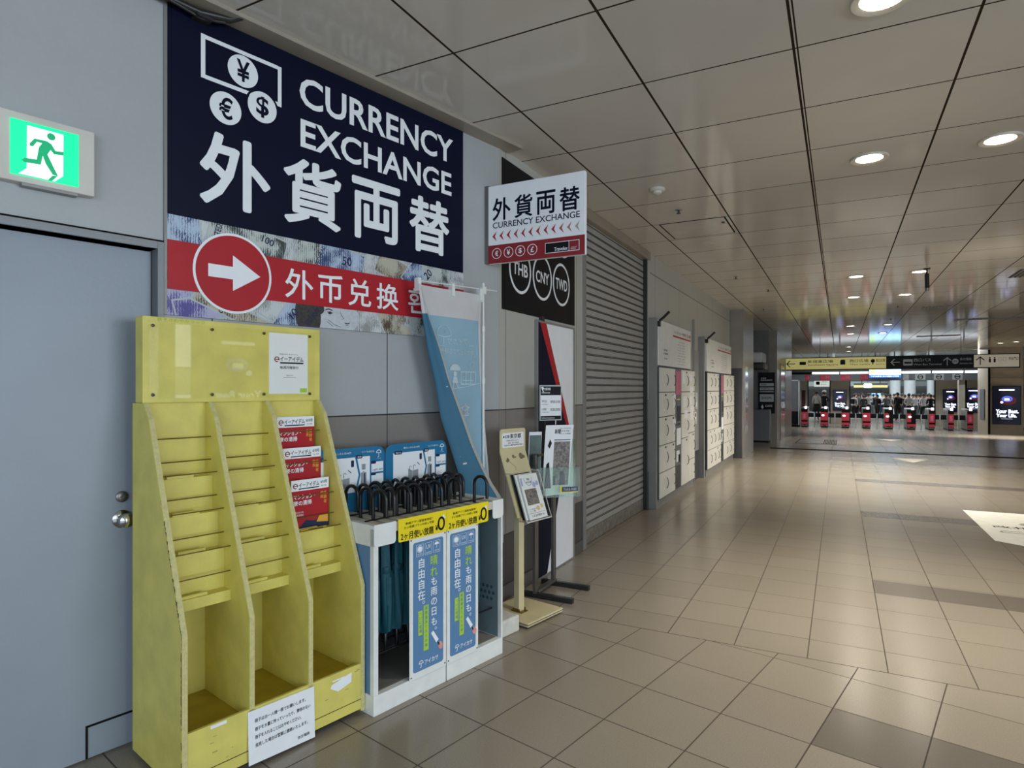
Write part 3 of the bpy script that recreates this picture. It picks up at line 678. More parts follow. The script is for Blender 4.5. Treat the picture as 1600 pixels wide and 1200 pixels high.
for a, b in ((-2.156, -2.134), (-1.886, -1.864)):
    p = t.part('divider', side(a, b, .20), 'yellow'); t.part('pale_edge', edging(a+.001, b-.001, .24), 'yedge', p)
t.part('back_panel', G().box(-2.398, -1.607, -.115, -.100, .10, 1.49), 'yellow')
t.part('header_board', G().box(-2.420, -1.585, -.140, -.06, 1.489, 1.852), 'yellow', bev=.003)
t.part('floor_board', G().box(-2.398, -1.607, -.500, -.115, .190, .205), mat('ochre_worn_board', (178, 156, 44), .5, var=.12, scale=10))
t.part('front_panel', G().box(-2.398, -1.607, -.515, -.500, .030, .245), 'yellow', bev=.002)
t.part('skirting_groove', G().box(-2.398, -1.607, -.5156, -.5145, .076, .079), 'dark')
t.part('under_gap_shade', G().box(-2.39, -1.61, -.47, -.05, 0, .03), 'dark')  # recessed black box standing in for the shaded gap under the rack
comps = ((-2.398, -2.156), (-2.134, -1.886), (-1.864, -1.607))
NB_ = [.115, .185, .240, .295]
for ci, (a, b) in enumerate(comps):
    for k, (n, z0, z1) in enumerate(((.185, 1.020, 1.168), (.240, .870, 1.018), (.295, .700, .868))):
        t.part('pocket_board', G().box(a, b, -n, -n+.010, z0-.01, z1), 'yellow')
        t.part('ledge', G().box(a, b, -n+.010, -([.115, .185, .240][k]), z1-.011, z1-.001), 'yellow')
        t.part('stop_block', G().box(a+.055, a+.165, -n+.002, -n+.016, z1, z1+.014), 'yellow', bev=.001)
    p = t.part('bottom_ledge', G().box(a, b, -.355, -.285, .655, .700), 'yellow', bev=.001)
    t.part('stop_block', G().box(a+.045, a+.150, -.345, -.328, .700, .712), 'yellow', bev=.001)
    for n, z in ((.172, 1.338), (.172, 1.238), (.230, 1.188), (.230, 1.087), (.294, 1.037), (.294, .935), (.352, .884), (.352, .780)):
        t.part('wire_rod', G().tube([(a, -n, z), (b, -n, z)], .0026, 8), 'brass', smooth=True)
t.part('acrylic_cover', G().box(-2.398, -1.618, -.1475, -.1445, 1.508, 1.829), 'acryl')
for x in (-2.383, -2.138, -1.893, -1.648):
    for zz in (1.813, 1.523): t.part('screw', yl([(.007, 0), (.006, .003), (.001, .004)], x, zz, -.147), mat('bronze_screw', (70, 62, 30), .4, metal=.4), smooth=True)
t.part('faded_lettering', text(G(), '京王さわやかラック', -2.366, -2.168, 1.834, 1.849, -.140, .004), mat('faded_green_ink', (152, 184, 70), .6, var=.1))
t.part('tape_strip', G().rect(-2.313, -2.250, .228, .240, -.515), 'paper')
t.part('torn_label', G().poly([(-1.775,.186),(-1.735,.160),(-1.662,.178),(-1.660,.222),(-1.768,.200)], -.515).rect(-1.765, -1.70, .212, .218, -.5155), 'paper')
g = G(); r = random.Random(11)
for i in range(16):
    x, zz = r.uniform(-2.37, -1.63), r.uniform(.09, .22); g.rect(x, x+r.uniform(.004, .02), zz, zz+r.uniform(.001, .003), -.515, .0004)
t.part('scuff_marks', g, mat('scuff_brown', (120, 104, 60), .7))
p = t.part('header_poster', G().rect(-1.865, -1.657, 1.524, 1.820, -.140, .002), 'paper', label='white paper poster behind the clear cover')
g = text(G(), 'イーアイデム', -1.808, -1.682, 1.683, 1.708, -.142, .012)
text(g, '毎週月曜発行', -1.810, -1.709, 1.646, 1.660, -.142, .004); text(g, 'SINCE 1975', -1.775, -1.742, 1.611, 1.617, -.142); text(g, '地域の求人 見つけよう。', -1.812, -1.713, 1.715, 1.721, -.142)
g.rect(-1.808, -1.682, 1.672, 1.679, -.142).rect(-1.79, -1.725, 1.604, 1.6055, -.142)
t.part('poster_lettering', g, 'black', p)
g = G().ring(-1.825, 1.692, .0135, .0045, -.142, a0=-20, a1=300).rect(-1.834, -1.812, 1.690, 1.694, -.142)
t.part('poster_emblem', g, 'dred', p)
t.part('poster_ground_strip', G().rect(-1.70, -1.662, 1.530, 1.551, -.142), 'lime', p)
# sheet of rules taped to the bottom
p = t.part('rules_notice', G().add([(-2.166,-.520,.236),(-1.862,-.520,.232),(-1.862,-.527,.010),(-2.166,-.530,.022),(-2.166,-.5175,.236),(-1.862,-.5175,.232),(-1.862,-.5245,.010),(-2.166,-.5275,.022)],
        [(3,2,1,0),(4,5,6,7),(0,1,5,4),(1,2,6,5),(2,3,7,6),(3,0,4,7)]), 'paper', label='white paper notice with four lines of black print')
g = G()
for s_, x1_, zt in (('冊子はお一人様一冊でお願いします。', -1.906, .200), ('冊子を大量に持っていったり、関係のない', -1.884, .166), ('冊子を入れることはおやめください。', -1.930, .134), ('発見した場合は警察に連絡いたします。', -1.898, .101)):
    text(g, s_, -2.138, x1_, zt-.016, zt, 0, .006)
text(g, '京王電鉄', -1.948, -1.890, .036, .049, 0, .006)
g.xf(lambda x, y, z: (x, y-.5205-(.236-z)*.045, z))
t.part('notice_lettering', g, 'black', p)

# ------------------------------------------------------------------ job magazines in the right-hand column
def magazine(label, s0, n, z, tilt, rz=0, front=True):
    t = T('job_magazine', label, 'magazine', 'A', (s0, -n, z), 'red and white job magazines in the yellow rack', rz=rz)
    W_, H_ = .205, .240
    def lean(g): return g.xf(lambda x, y, zz: (x, y-zz*tilt*-1, zz))
    def P(nm, g, m, par=None): return t.part(nm, lean(g), m, par, local=True)
    b = P('pages', G().box(0, W_, 0, .006, 0, H_), 'paper')
    P('white_masthead', G().rect(0, W_, H_-.052, H_, 0), 'white')
    P('red_cover', G().rect(0, W_, 0, H_-.052, 0), 'red')
    g = text(G(), 'イーアイデム', .040, .150, H_-.036, H_-.012, -.001, .012); g.rect(.040, .150, H_-.045, H_-.040, -.001)
    text(g, '6/10号', .158, .195, H_-.028, H_-.012, -.001, .008); text(g, '新宿・渋谷版', .162, .192, H_-.042, H_-.036, -.001)
    P('masthead_lettering', g, 'black')
    P('emblem', G().ring(.022, H_-.028, .013, .0045, -.001, a0=-20, a1=300).rect(.012, .033, H_-.030, H_-.026, -.001), 'dred')
    g = text(G(), 'マンション・', .012, .128, H_-.092, H_-.070, -.001, .022); text(g, '寮の清掃', .012, .108, H_-.122, H_-.098, -.001, .022)
    if front: text(g, '週1日からOK', .02, .065, H_-.160, H_-.150, -.001); text(g, '未経験歓迎', .02, .065, H_-.173, H_-.163, -.001)
    P('cover_lettering', g, 'white')
    g = G(); vtext(g, '経験者', .183, H_-.066, .018, -.001, .012, .021); vtext(g, '優遇', .164, H_-.066, .016, -.001, .012, .019)
    P('gold_lettering', g, 'orange')
    if front:
        P('cover_picture', G().poly([(.03, 0), (W_, 0), (W_, .055), (.16, .062), (.13, .035), (.08, .045), (.05, .02)], -.001), 'dnavy')
        P('cover_gold', G().poly([(.135, .028), (.20, .020), (.20, .062), (.15, .055)], -.002), 'orange')
    return t
magazine('red and white job magazine in the top pocket, half hidden behind the front copy', -1.862, .128, 1.170, 0, front=False)
magazine('red and white job magazine at the front of the top pocket of the yellow rack', -1.830, .150, 1.170, 0, front=False)
magazine('red and white job magazine in the second pocket, middle one of the three stacked covers', -1.830, .208, 1.021, 0, front=False)
magazine('red and white job magazine in the third pocket showing its picture at the bottom', -1.824, .268, .871, .0)
t = T('folded_leaflet', 'small yellow leaflet lying in the pocket under the lowest red magazine', 'leaflet', 'A', (-1.75, -.305, .871))
t.part('sheet', G().box(-1.80, -1.66, -.312, -.300, .8705, .880), 'ywarn'); t.part('dark_print', G().rect(-1.76, -1.68, .872, .879, -.312), 'dnavy')

# ------------------------------------------------------------------ umbrella sharing stand
S0, S1, NF, NR, ZT = -1.583, -.650, .580, .170, .905
t = T('umbrella_stand', 'white metal umbrella sharing stand with slatted top and blue poster panels', 'umbrella stand', 'A', (-1.13, -.375, 0))
t.part('base_plinth', G().box(S0, S1, -NF, -NR, 0, .095), 'wmetal', bev=.003)
t.part('floor_tray', G().box(S0+.03, S1-.03, -NF+.03, -NR-.02, .095, .099), mat('rubber_tray', (124, 122, 114), .6, var=.1))
t.part('plinth_seam', G().box(-1.112, -1.108, -NF-.0008, -NF+.001, 0, .095), 'dark')
for x0, x1 in ((S0, S0+.028), (S1-.014, S1)):
    for n0 in (NF, NR+.028): t.part('corner_post', G().box(x0, x1, -n0, -n0+.028, .095, ZT-.02), 'wmetal', bev=.002)
t.part('centre_post', G().box(-1.117, -1.105, -NF+.002, -NF+.03, .095, ZT-.02), 'wmetal')
t.part('left_side_sheet', G().box(S0+.004, S0+.008, -NF+.028, -NR-.028, .095, .80), 'blue')
sd = t.part('right_side_sheet', G().box(S1-.010, S1-.004, -NF+.028, -NR-.028, .095, ZT-.02), 'gmetal')
g = G()
for row, (zz, k0) in enumerate(((.375, .50), (.340, .515), (.305, .50))):
    for i in range(5):
        n = k0-i*.032
        gg = G().lathe([(.0105, 0), (.0105, .001)], n=14); gg.xf(lambda x, y, z: (S1-.0102-z, -n+x, zz+y)); g.join(gg)
t.part('vent_holes', g, mat('vent_hole_teal', (48, 82, 90), .6), sd)
t.part('back_sheet', G().box(S0+.01, S1-.01, -NR-.006, -NR, .095, ZT-.02), mat('back_sheet', (60, 66, 68), .5))
t.part('left_top_cover', G().box(S0, S0+.030, -NF, -NR, .80, ZT-.004), 'wmetal', bev=.002)
fl = G().rrect(S0, -1.452, .800, ZT, -NF, .018, .004, corners=(0,0,1,1)); t.part('left_front_flap', fl, 'wmetal')
t.part('right_front_flap', G().rrect(-.742, S1, .800, ZT, -NF, .018, .004, corners=(0,0,1,1)), 'wmetal')
t.part('right_top_rail', G().box(S1-.05, S1, -NF, -NR, ZT-.02, ZT), 'wmetal', bev=.002)
t.part('front_rail', G().box(S0+.03, S1-.05, -NF+.002, -NF+.02, ZT-.05, ZT-.006), 'slat')
t.part('rear_rail', G().box(S0+.03, S1-.05, -NR-.02, -NR, ZT-.05, ZT-.006), 'slat')
for k in range(12):             # slats run front to back with dark slots between
    x = S0+.034+k*.0745
    t.part('slat', G().box(x, x+.044, -NF+.02, -NR-.02, ZT-.016, ZT-.004), 'slat', bev=.002)
t.part('cross_bar', G().tube([(S0+.03, -.475, ZT-.001), (S1-.05, -.475, ZT-.001)], .004, 8), 'hook')
t.part('cross_bar', G().tube([(S0+.03, -.30, ZT-.001), (S1-.05, -.30, ZT-.001)], .004, 8), 'hook')
t.part('tray_grid', G().tube([(S0+.03, -.40, .26), (S1-.03, -.40, .26)], .005, 8).tube([(S0+.03, -.52, .26), (S1-.03, -.52, .26)], .005, 8).tube([(S0+.03, -.28, .26), (S1-.03, -.28, .26)], .005, 8), 'hook')
for x0, x1 in ((-1.366, -1.114), (-1.108, -.866)):
    w_ = x1-x0; y = -NF-.0045
    pn = t.part('poster_panel', G().box(x0, x1, -NF-.0045, -NF, .088, .86), 'wmetal', bev=.0015)
    t.part('blue_poster', G().rrect(x0+.022, x1-.022, .122, .775, y, .014), 'blue', pn)
    cx = x0+.126; g = G(); y -= .001
    for i in range(3):
        bx = x0+.043+i*.058
        for a in ((bx, bx+.048, .761, .762), (bx, bx+.048, .702, .703), (bx, bx+.001, .702, .762), (bx+.047, bx+.048, .702, .762)): g.rect(*a, y)
        text(g, ('紫外線99', 'cut', 'Wi-Fi')[i] if i else 'SUN', bx+.008, bx+.040, .708, .716, y)
    g.disc(x0+.067, .738, .014, y).ring(x0+.067, .738, .019, .002, y)
    text(g, 'UV', x0+.110, x0+.141, .730, .752, y, .004)
    g.poly([(x0+.183+.016*math.cos(a), .742+.013*math.sin(a)) for a in [PI*i/10 for i in range(11)]], y).rect(x0+.182, x0+.184, .722, .744, y)
    vtext(g, '自由自在。', x0+.077, .690, .050, y, .014, .054)
    vtext(g, 'も雨の日も。', x0+.163, .578, .046, y, .014, .052)
    text(g, 'アイカサ', x0+.098, x0+.192, .144, .168, y, .014)
    g.ring(x0+.075, .158, .015, .003, y, a0=0, a1=180).stroke([(x0+.060, .158), (x0+.090, .158)], .003, y).stroke([(x0+.075, .158), (x0+.075, .140), (x0+.068, .138)], .003, y)
    g.poly([(x0+.143, .290), (x0+.158, .300), (x0+.196, .245), (x0+.180, .232)], y)
    t.part('poster_lettering', g, 'white', pn)
    t.part('lime_lettering', vtext(G(), '晴れ', x0+.163, .690, .052, y, .014, .058), 'lime', pn)
    g = G().rect(x0+.056, x0+.084, .302, .425, y).rect(x0+.092, x0+.126, .215, .445, y)
    t.part('lime_tags', g, 'lime', pn)
    g = G(); vtext(g, 'ついに登場', x0+.070, .420, .018, y-.001, .004, .022); vtext(g, '超軽量折りたたみ傘', x0+.109, .440, .019, y-.001, .004, .0235)
    t.part('tag_lettering', g, 'blue', pn)
    t.part('pictured_hand', G().poly([(x0+.196, .222), (x0+.212, .232), (x0+.226, .212), (x0+.222, .190), (x0+.205, .190), (x0+.194, .205)], y), mat('printed_skin', (226, 150, 140), .5), pn)
    t.part('pictured_handle', G().poly([(x0+.186, .238), (x0+.198, .228), (x0+.206, .216), (x0+.196, .212)], y), 'black', pn)
    g = G()
    for sx in (x0+.010, x1-.010):
        for sz in (.105, .79): g.join(yl([(.004, 0), (.003, .002), (.001, .0022)], sx, sz, -NF-.0045))
    t.part('screws', g, 'dmetal', pn)
for x0, x1 in ((-1.440, -1.114), (-1.112, -.786)):
    y = -NF-.006
    p = t.part('yellow_banner', G().rrect(x0, x1, .797, .910, y, .010, .002, corners=(0,0,1,1)), 'ywarn')
    g = text(G(), '2ヶ月使い放題', x0+.014, x0+.232, .803, .842, y-.002, .022)
    text(g, '新規アプリ登録者限定！', x0+.045, x0+.225, .876, .889, y-.002, .006); text(g, '使い放題プランお試し可能', x0+.035, x0+.235, .857, .870, y-.002, .006)
    text(g, '¥', x0+.244, x0+.264, .812, .842, y-.002, .02); g.ring(x0+.287, .845, .026, .011, y-.002, rz=.036)
    t.part('banner_lettering', g, 'black', p)
    t.part('sparkle_marks', G().disc(x0+.303, .882, .008, y-.003, n=6).disc(x0+.312, .872, .005, y-.003, n=6), 'white', p)
for x0, x1 in ((-1.690, -1.218), (-1.212, -.742)):
    yb = -.200
    p = t.part('instruction_board', G().rrect(x0, x1, ZT-.01, 1.236, yb, .05, .004, corners=(1,1,0,0)), 'cyan', label='blue rounded board with white instruction panels')
    y = yb-.004; k = (x1-x0)/.47
    t.part('white_panels', G().poly([(x0+.055,1.185),(x0+.275,1.185),(x0+.298,1.09),(x0+.275,1.0),(x0+.055,1.0)], y).poly([(x0+.288,1.185),(x0+.372,1.185),(x0+.372,1.0),(x0+.288,1.0),(x0+.310,1.09)], y).rect(x0+.382, x0+.462, 1.095, 1.150, y).rect(x0+.382, x0+.462, 1.03, 1.085, y), 'white', p)
    t.part('navy_tabs', G().rrect(x0+.062, x0+.118, 1.176, 1.196, y-.001, .008).rrect(x0+.282, x0+.322, 1.176, 1.196, y-.001, .008).rrect(x0+.380, x0+.412, 1.140, 1.156, y-.001, .006).rrect(x0+.380, x0+.412, 1.078, 1.090, y-.001, .005), 'dnavy', p)
    g = text(G(), '傘のレンタル1日140円', x0+.13, x0+.25, 1.204, 1.216, y, .008); text(g, 'どこでも返せる', x0+.32, x0+.40, 1.204, 1.214, y, .003)
    g.ring(x0+.432, 1.198, .017, .004, y, a0=0, a1=180).stroke([(x0+.415, 1.198), (x0+.449, 1.198)], .003, y).stroke([(x0+.432, 1.198), (x0+.432, 1.176), (x0+.424, 1.174)], .003, y)
    text(g, '借り方', x0+.072, x0+.108, 1.180, 1.191, y-.002, .004); text(g, '返却', x0+.290, x0+.314, 1.180, 1.191, y-.002, .004); text(g, 'アイカサ', x0+.418, x0+.446, 1.164, 1.169, y)
    t.part('white_lettering', g, 'white', p)
    g = G()
    g.poly([(x0+.165,1.03),(x0+.195,1.02),(x0+.195,1.075),(x0+.165,1.09)], y-.001).poly([(x0+.197,1.02),(x0+.240,1.035),(x0+.240,1.08),(x0+.197,1.075)], y-.001).rect(x0+.312, x0+.348, 1.03, 1.10, y-.001).rect(x0+.318, x0+.342, 1.115, 1.145, y-.001)
    t.part('stand_drawing', g, mat('drawing_grey', (150, 156, 162), .5), p)
    g = G().ring(x0+.180, 1.095, .008, .002, y-.002, a0=0, a1=180).ring(x0+.210, 1.10, .008, .002, y-.002, a0=0, a1=180).stroke([(x0+.172, 1.095), (x0+.172, 1.08)], .002, y-.002).stroke([(x0+.202, 1.10), (x0+.202, 1.08)], .002, y-.002).stroke([(x0+.232, 1.12), (x0+.25, 1.105)], .004, y-.002)
    g.rect(x0+.332, x0+.339, 1.032, 1.095, y-.002).ring(x0+.329, 1.10, .006, .002, y-.002, a0=0, a1=180)
    for a, b, zz, s_ in ((.088, .138, 1.012, '読み取る'), (.165, .235, 1.012, '傘を引き抜く'), (.300, .360, 1.012, '傘立てに返却'), (.390, .422, 1.105, '140円'), (.430, .458, 1.105, '280円')): text(g, s_, x0+a, x0+b, zz-.004, zz+.006, y-.001)
    g.rrect(x0+.250, x0+.268, 1.135, 1.170, y-.001, .004)
    t.part('dark_lettering', g, 'dnavy', p)

# ------------------------------------------------------------------ the umbrellas
def umbrella(label):
    t = T('umbrella', label, 'umbrella', 'A', (0, 0, 0), 'folded teal umbrellas with black hooked handles in the white stand')
    pr = [(.0085, .835), (.018, .80), (.023, .74), (.026, .60), (.029, .46), (.031, .36), (.027, .325), (.012, .32)]
    g = G(); n = 20; v = []; f = []
    for r, z in pr:
        for k in range(n):
            a = 2*PI*k/n; rr = r*(1+.24*math.sin(4*a+z*9)+.10*math.sin(7*a+z*5)) if r > .012 else r
            v.append((rr*math.cos(a), rr*math.sin(a), z))
    for i in range(len(pr)-1):
        for k in range(n): f.append((i*n+k, i*n+(k+1) % n, (i+1)*n+(k+1) % n, (i+1)*n+k))
    g.add(v, f).xf(lambda x, y, z: (x, y, z))
    t.part('canopy', g, 'teal', smooth=True, local=True)
    t.part('strap', G().lathe([(.027, .62), (.029, .625), (.029, .650), (.027, .655)], n=20), mat('teal_strap', (12, 66, 78), .6), smooth=True, local=True)
    t.part('shaft', G().tube([(0, 0, .24), (0, 0, .90)], .005, 10), 'dmetal', smooth=True, local=True)
    t.part('tip', G().lathe([(.004, .22), (.0085, .225), (.0095, .27), (.0095, .325), (.006, .33)], n=14), 'hook', smooth=True, local=True)
    pts = [(0, 0, .83), (0, 0, .90), (0, 0, 1.005)]+[(0, -.044+.044*math.cos(a), 1.005+.044*math.sin(a)) for a in [PI*i/10 for i in range(1, 11)]]+[(0, -.088, .96), (0, -.088, .925)]
    t.part('hooked_handle', G().tube(pts, [.0085]+[.0092]*(len(pts)-2)+[.0085], 12), 'hook', smooth=True, local=True)
    t.part('handle_collar', G().lathe([(.0095, .832), (.0115, .836), (.0115, .850), (.0095, .854)], n=14), 'steel', smooth=True, local=True)
    return t.e
proto = umbrella('folded teal umbrella'); r = random.Random(21); spots = []
slots = [S0+.034+.0595+k*.0745 for k in range(11)]
for row, n in enumerate((.235, .345)):
    for k, x in enumerate(slots[:10]):
        spots.append((x, n+r.uniform(-.01, .01), r.uniform(-.35, .35), row))
for k in (0, 1, 2, 3, 4, 5, 7): spots.append((slots[k], .455, r.uniform(-.25, .25), 2))
spots.append((slots[9]+.012, .500, .12, 3))
names = {0: 'back row', 1: 'middle row', 2: 'front row'}
cnt = {}
for i, (x, n, a, row) in enumerate(spots):
    o = proto if i == 0 else copy_tree(proto)
    o.matrix_world = FA @ Matrix.Translation((x, -n, 0)) @ Matrix.Rotation(a, 4, 'Z')
    k = cnt.get(row, 0)+1; cnt[row] = k
    ordn = ['first', 'second', 'third', 'fourth', 'fifth', 'sixth', 'seventh', 'eighth', 'ninth', 'tenth'][k-1]
    o['label'] = ('teal umbrella with black hook standing alone in the right front slot of the stand' if row == 3
                  else "teal umbrella with black hook, %s from left in the stand's %s" % (ordn, names[row]))

# ------------------------------------------------------------------ banner flag behind the stand
t = T('banner_flag', 'tall pale blue umbrella sharing flag twisting on a white pole behind the stand', 'flag', 'A', (-.31, -.12, 0))
t.part('pole', G().tube([(-.315, -.12, .08), (-.315, -.12, 1.95)], .0085, 10).tube([(-.315, -.12, 1.95), (-.315, -.12, 2.255)], .0065, 10).lathe([(.011, 1.58), (.012, 1.60), (.011, 1.62)], -.315, -.12).lathe([(.011, 1.93), (.012, 1.95), (.011, 1.97)], -.315, -.12).lathe([(.009, 2.24), (.010, 2.25), (.006, 2.262)], -.315, -.12), 'wmetal', smooth=True)
t.part('cross_rod', G().tube([(-.925, -.14, 2.196), (-.315, -.12, 2.218), (-.17, -.115, 2.224)], .0036, 8), 'wmetal', smooth=True)
t.part('joint_clip', G().box(-.335, -.300, -.135, -.105, 2.185, 2.235).box(-.365, -.325, -.13, -.118, 2.13, 2.20), 'wmetal', bev=.002)
# rows: z, right edge s, fold s, hem s, hem n
rows = [(2.175, -.345, -.912, -.915, .150), (1.97, -.345, -.880, -.868, .185), (1.80, -.335, -.850, -.805, .205), (1.60, -.320, -.793, -.735, .215), (1.36, -.300, -.742, -.615, .220),
        (1.19, -.285, -.672, -.535, .222), (1.04, -.272, -.610, -.440, .222), (.92, -.262, -.560, -.355, .222), (.82, -.255, -.540, -.268, .222), (.74, -.25, -.46, -.23, .215), (.64, -.255, -.40, -.215, .20), (.50, -.26, -.38, -.205, .19)]
def fr(z):
    for a, b in zip(rows[:-1], rows[1:]):
        if a[0] >= z >= b[0]:
            k = (a[0]-z)/(a[0]-b[0]); return tuple(a[i]+(b[i]-a[i])*k for i in range(1, 5))
    return rows[0][1:] if z > rows[0][0] else rows[-1][1:]
def back_pt(u, z, off=0):       # u: 0 at the pole edge, 1 at the fold
    p, q_, h, hn = fr(z); return (p+(q_-p)*u, -(.118+.035*u*u+.012*math.sin(u*5+z*3)+off), z)
def front_pt(u, z, off=0):      # u: 0 at the fold, 1 at the hem
    p, q_, h, hn = fr(z); n0 = .153+.012*math.sin(5+z*3)
    b = math.sin(min(1, u)*PI)*.012
    return (q_+(h-q_)*u-.010*math.sin(min(1, u*3)*PI), -(n0+(hn-n0)*u+b+off), z)
def sheet(fn, u0, u1, z0, z1, nu=14, nz=40, off=0):
    g = G(); v = []; f = []
    for j in range(nz+1):
        for i in range(nu+1): v.append(fn(u0+(u1-u0)*i/nu, z0+(z1-z0)*j/nz, off))
    for j in range(nz):
        for i in range(nu): a = j*(nu+1)+i; f.append((a, a+1, a+nu+2, a+nu+1))
    return g.add(v, f)
t.part('pale_side_cloth', sheet(back_pt, 0, 1, .50, 2.0), 'flagl', smooth=True)
t.part('blue_side_cloth', sheet(front_pt, 0, 1, .50, 2.0), 'flagb', smooth=True)
t.part('white_top_cloth', sheet(back_pt, 0, 1, 2.0, 2.175).join(sheet(front_pt, 0, 1, 2.0, 2.175)), 'flagw', smooth=True)
t.part('hem', sheet(front_pt, .93, 1.06, .50, 2.17, nu=3, off=.003), 'flaghem', smooth=True)
t.part('side_hem', sheet(back_pt, -.01, .035, .50, 2.17, nu=2, off=.002), 'flagw', smooth=True)
for s_ in (-.905, -.62, -.36):
    t.part('strap_loop', G().box(s_-.012, s_+.012, -.146, -.108, 2.135, 2.215), 'wmetal', bev=.002)
def onto(g, fn, ex0, ex1, off=.003):        # drape flat lettering over the cloth; x in metres along, z height
    return g.xf(lambda x, y, z: fn((x-ex0)/(ex1-ex0), z, off))
g = G()
def bs(x): return x
A0, A1 = -.345, -.90
def drape_back(g):
    def f(x, y, z):
        p, q_, h, hn = fr(z); u = (x-p)/(q_-p); a = back_pt(u, z, .003); return (x, a[1], z)
    return g.xf(f)
g = text(G(), 'アイカサ', -.675, -.484, 1.828, 1.872, 0, .006, mirror=True)
text(g, '傘はシェアする時代', -.736, -.411, 1.765, 1.803, 0, .004, mirror=True)
g.ring(-.700, 1.882, .062, .006, 0, rz=.066, a0=0, a1=180).stroke([(-.762, 1.882), (-.70, 1.874), (-.638, 1.882)], .006, 0).stroke([(-.705, 1.875), (-.705, 1.835), (-.712, 1.825)], .006, 0).ring(-.70, 1.905, .014, .004, 0)
g.stroke([(-.736, 1.817), (-.411, 1.832)], .004, 0).stroke([(-.70, 1.545), (-.61, 1.549), (-.50, 1.560), (-.34, 1.585)], .004, 0)
g.poly([(-.605+.052*math.cos(a), 1.665+.042*math.sin(a)) for a in [PI*i/12 for i in range(13)]], 0).disc(-.607, 1.643, .018, 0).poly([(-.625,1.625),(-.590,1.625),(-.580,1.585),(-.635,1.585)], 0).stroke([(-.62,1.585),(-.632,1.553)], .008, 0).stroke([(-.60,1.585),(-.578,1.556)], .008, 0)
for a in ((-.552,-.385,1.655,1.662),(-.552,-.385,1.575,1.582),(-.552,-.545,1.575,1.662),(-.392,-.385,1.575,1.662),(-.50,-.492,1.58,1.655),(-.445,-.437,1.58,1.655),(-.53,-.41,1.60,1.605)): g.rect(*a, 0)
g.ring(-.44, 1.706, .025, .005, 0).ring(-.40, 1.748, .015, .004, 0)
vtext(g, '傘シ', -.500, 1.455, .105, 0, .012, .20)
t.part('reversed_lettering', drape_back(g), mat('pale_flag_print', (196, 214, 222), .8))
def drape_front(g):
    def f(x, y, z):
        p, q_, h, hn = fr(z); u = (x-q_)/max(.001, (h-q_)); a = front_pt(u, z, .003); return (x, a[1], z)
    return g.xf(f)
g = G().stroke([(-.785, 1.60), (-.782, 1.556), (-.735, 1.562)], .006, 0).poly([(-.668, 1.20), (-.655, 1.20), (-.622, 1.14), (-.635, 1.135)], 0).rect(-.632, -.605, 1.105, 1.122, 0).stroke([(-.622, 1.09), (-.600, 1.068), (-.560, 1.075)], .012, 0)
t.part('front_lettering', drape_front(g), 'flagw')
single('flag_base_tank', G().box(-.62, -.325, -.445, -.03, .0, .105), 'block', 'worn white plastic weight block at the floor right of the umbrella stand', 'base block', 'A', (-.47, -.24, 0), bev=.012)
bpy.data.objects['flag_base_tank']['label'] = 'worn white plastic weight block on the floor between umbrella stand and cream stand'

# ------------------------------------------------------------------ cream brochure stand
def at_world(name, label, cat, x, y, rz, group=None):
    return T(name, label, cat, 'W', (x, y, 0), group, rz)
t = at_world('cream_brochure_stand', 'cream metal brochure stand with square base and tilted clear pocket', 'brochure stand', -1.931, 3.782, PI/2-KA)
# local: x along the wall, -y out of it
def lp(nm, g, m, par=None, **k): return t.part(nm, g, m, par, local=True, **k)
lp('base_plate', G().box(-.150, .240, -.195, .195, .012, .038), 'cream', bev=.003)
lp('base_edge', G().box(-.151, .241, -.196, .196, .024, .028), 'dmetal')
for x, y in ((-.12, -.165), (.21, -.165), (-.12, .165), (.21, .165)): lp('foot', G().lathe([(.014, 0), (.016, .012)], x, y, n=14), 'hook')
lp('post', G().box(-.028, .028, -.022, .022, .038, .92), 'cream', bev=.002)
lp('foot_bracket', G().box(-.034, .034, -.05, .044, .038, .044).box(-.034, -.028, -.03, .03, .038, .06).box(.028, .034, -.03, .03, .038, .06), 'brass')
# one tilted panel carries the header and the pocket
TL = .36
def tilt(g): return g.xf(lambda x, y, z: (x, y+.06-(1.12-z)*TL if z < 1.12 else y+.06, z))
p = lp('back_plate', tilt(G().box(-.135, .135, -.006, .0, .70, 1.12)), 'cream')
hd = lp('header_plate', G().rrect(-.135, .135, 1.12, 1.275, .06, .018, .006, corners=(1,1,0,0)), 'cream')
lp('header_label', G().rrect(-.115, .115, 1.148, 1.248, .054, .012), 'paper', hd)
g = text(G(), '広報', -.088, -.040, 1.212, 1.234, +.053, .01); text(g, '東京都', -.034, .085, 1.208, 1.240, +.053, .014)
g.disc(-.099, 1.222, .007, +.053, n=8); text(g, 'ご自由にお持ちください', -.075, .06, 1.190, 1.201, +.053, .003); text(g, '編集・発行 東京都', -.055, .06, 1.174, 1.183, +.053, .002); text(g, 'TOKYO METROPOLITAN', -.095, .10, 1.158, 1.168, +.053, .006)
lp('label_lettering', g, 'black', hd)
g = G().poly([(-.100,1.060),(-.075,1.085),(-.060,1.065),(-.085,1.050)], -.006).stroke([(-.078,1.065),(-.02,1.02),(-.02,.995)], .002, -.006).disc(-.012, 1.085, .013, -.006, n=7).disc(.010, 1.080, .006, -.006, n=6).disc(.070, 1.083, .022, -.006, n=9).disc(.098, 1.078, .012, -.006, n=7)
lp('old_tape_marks', tilt(g), mat('dried_glue', (120, 108, 78), .7), p)
pk = G().box(-.135, .135, -.078, -.075, .68, .985).box(-.135, -.132, -.078, -.006, .68, .985).box(.132, .135, -.078, -.006, .68, .985).box(-.135, .135, -.078, -.006, .68, .683)
lp('clear_pocket', tilt(pk), 'acryl')
pe = G()
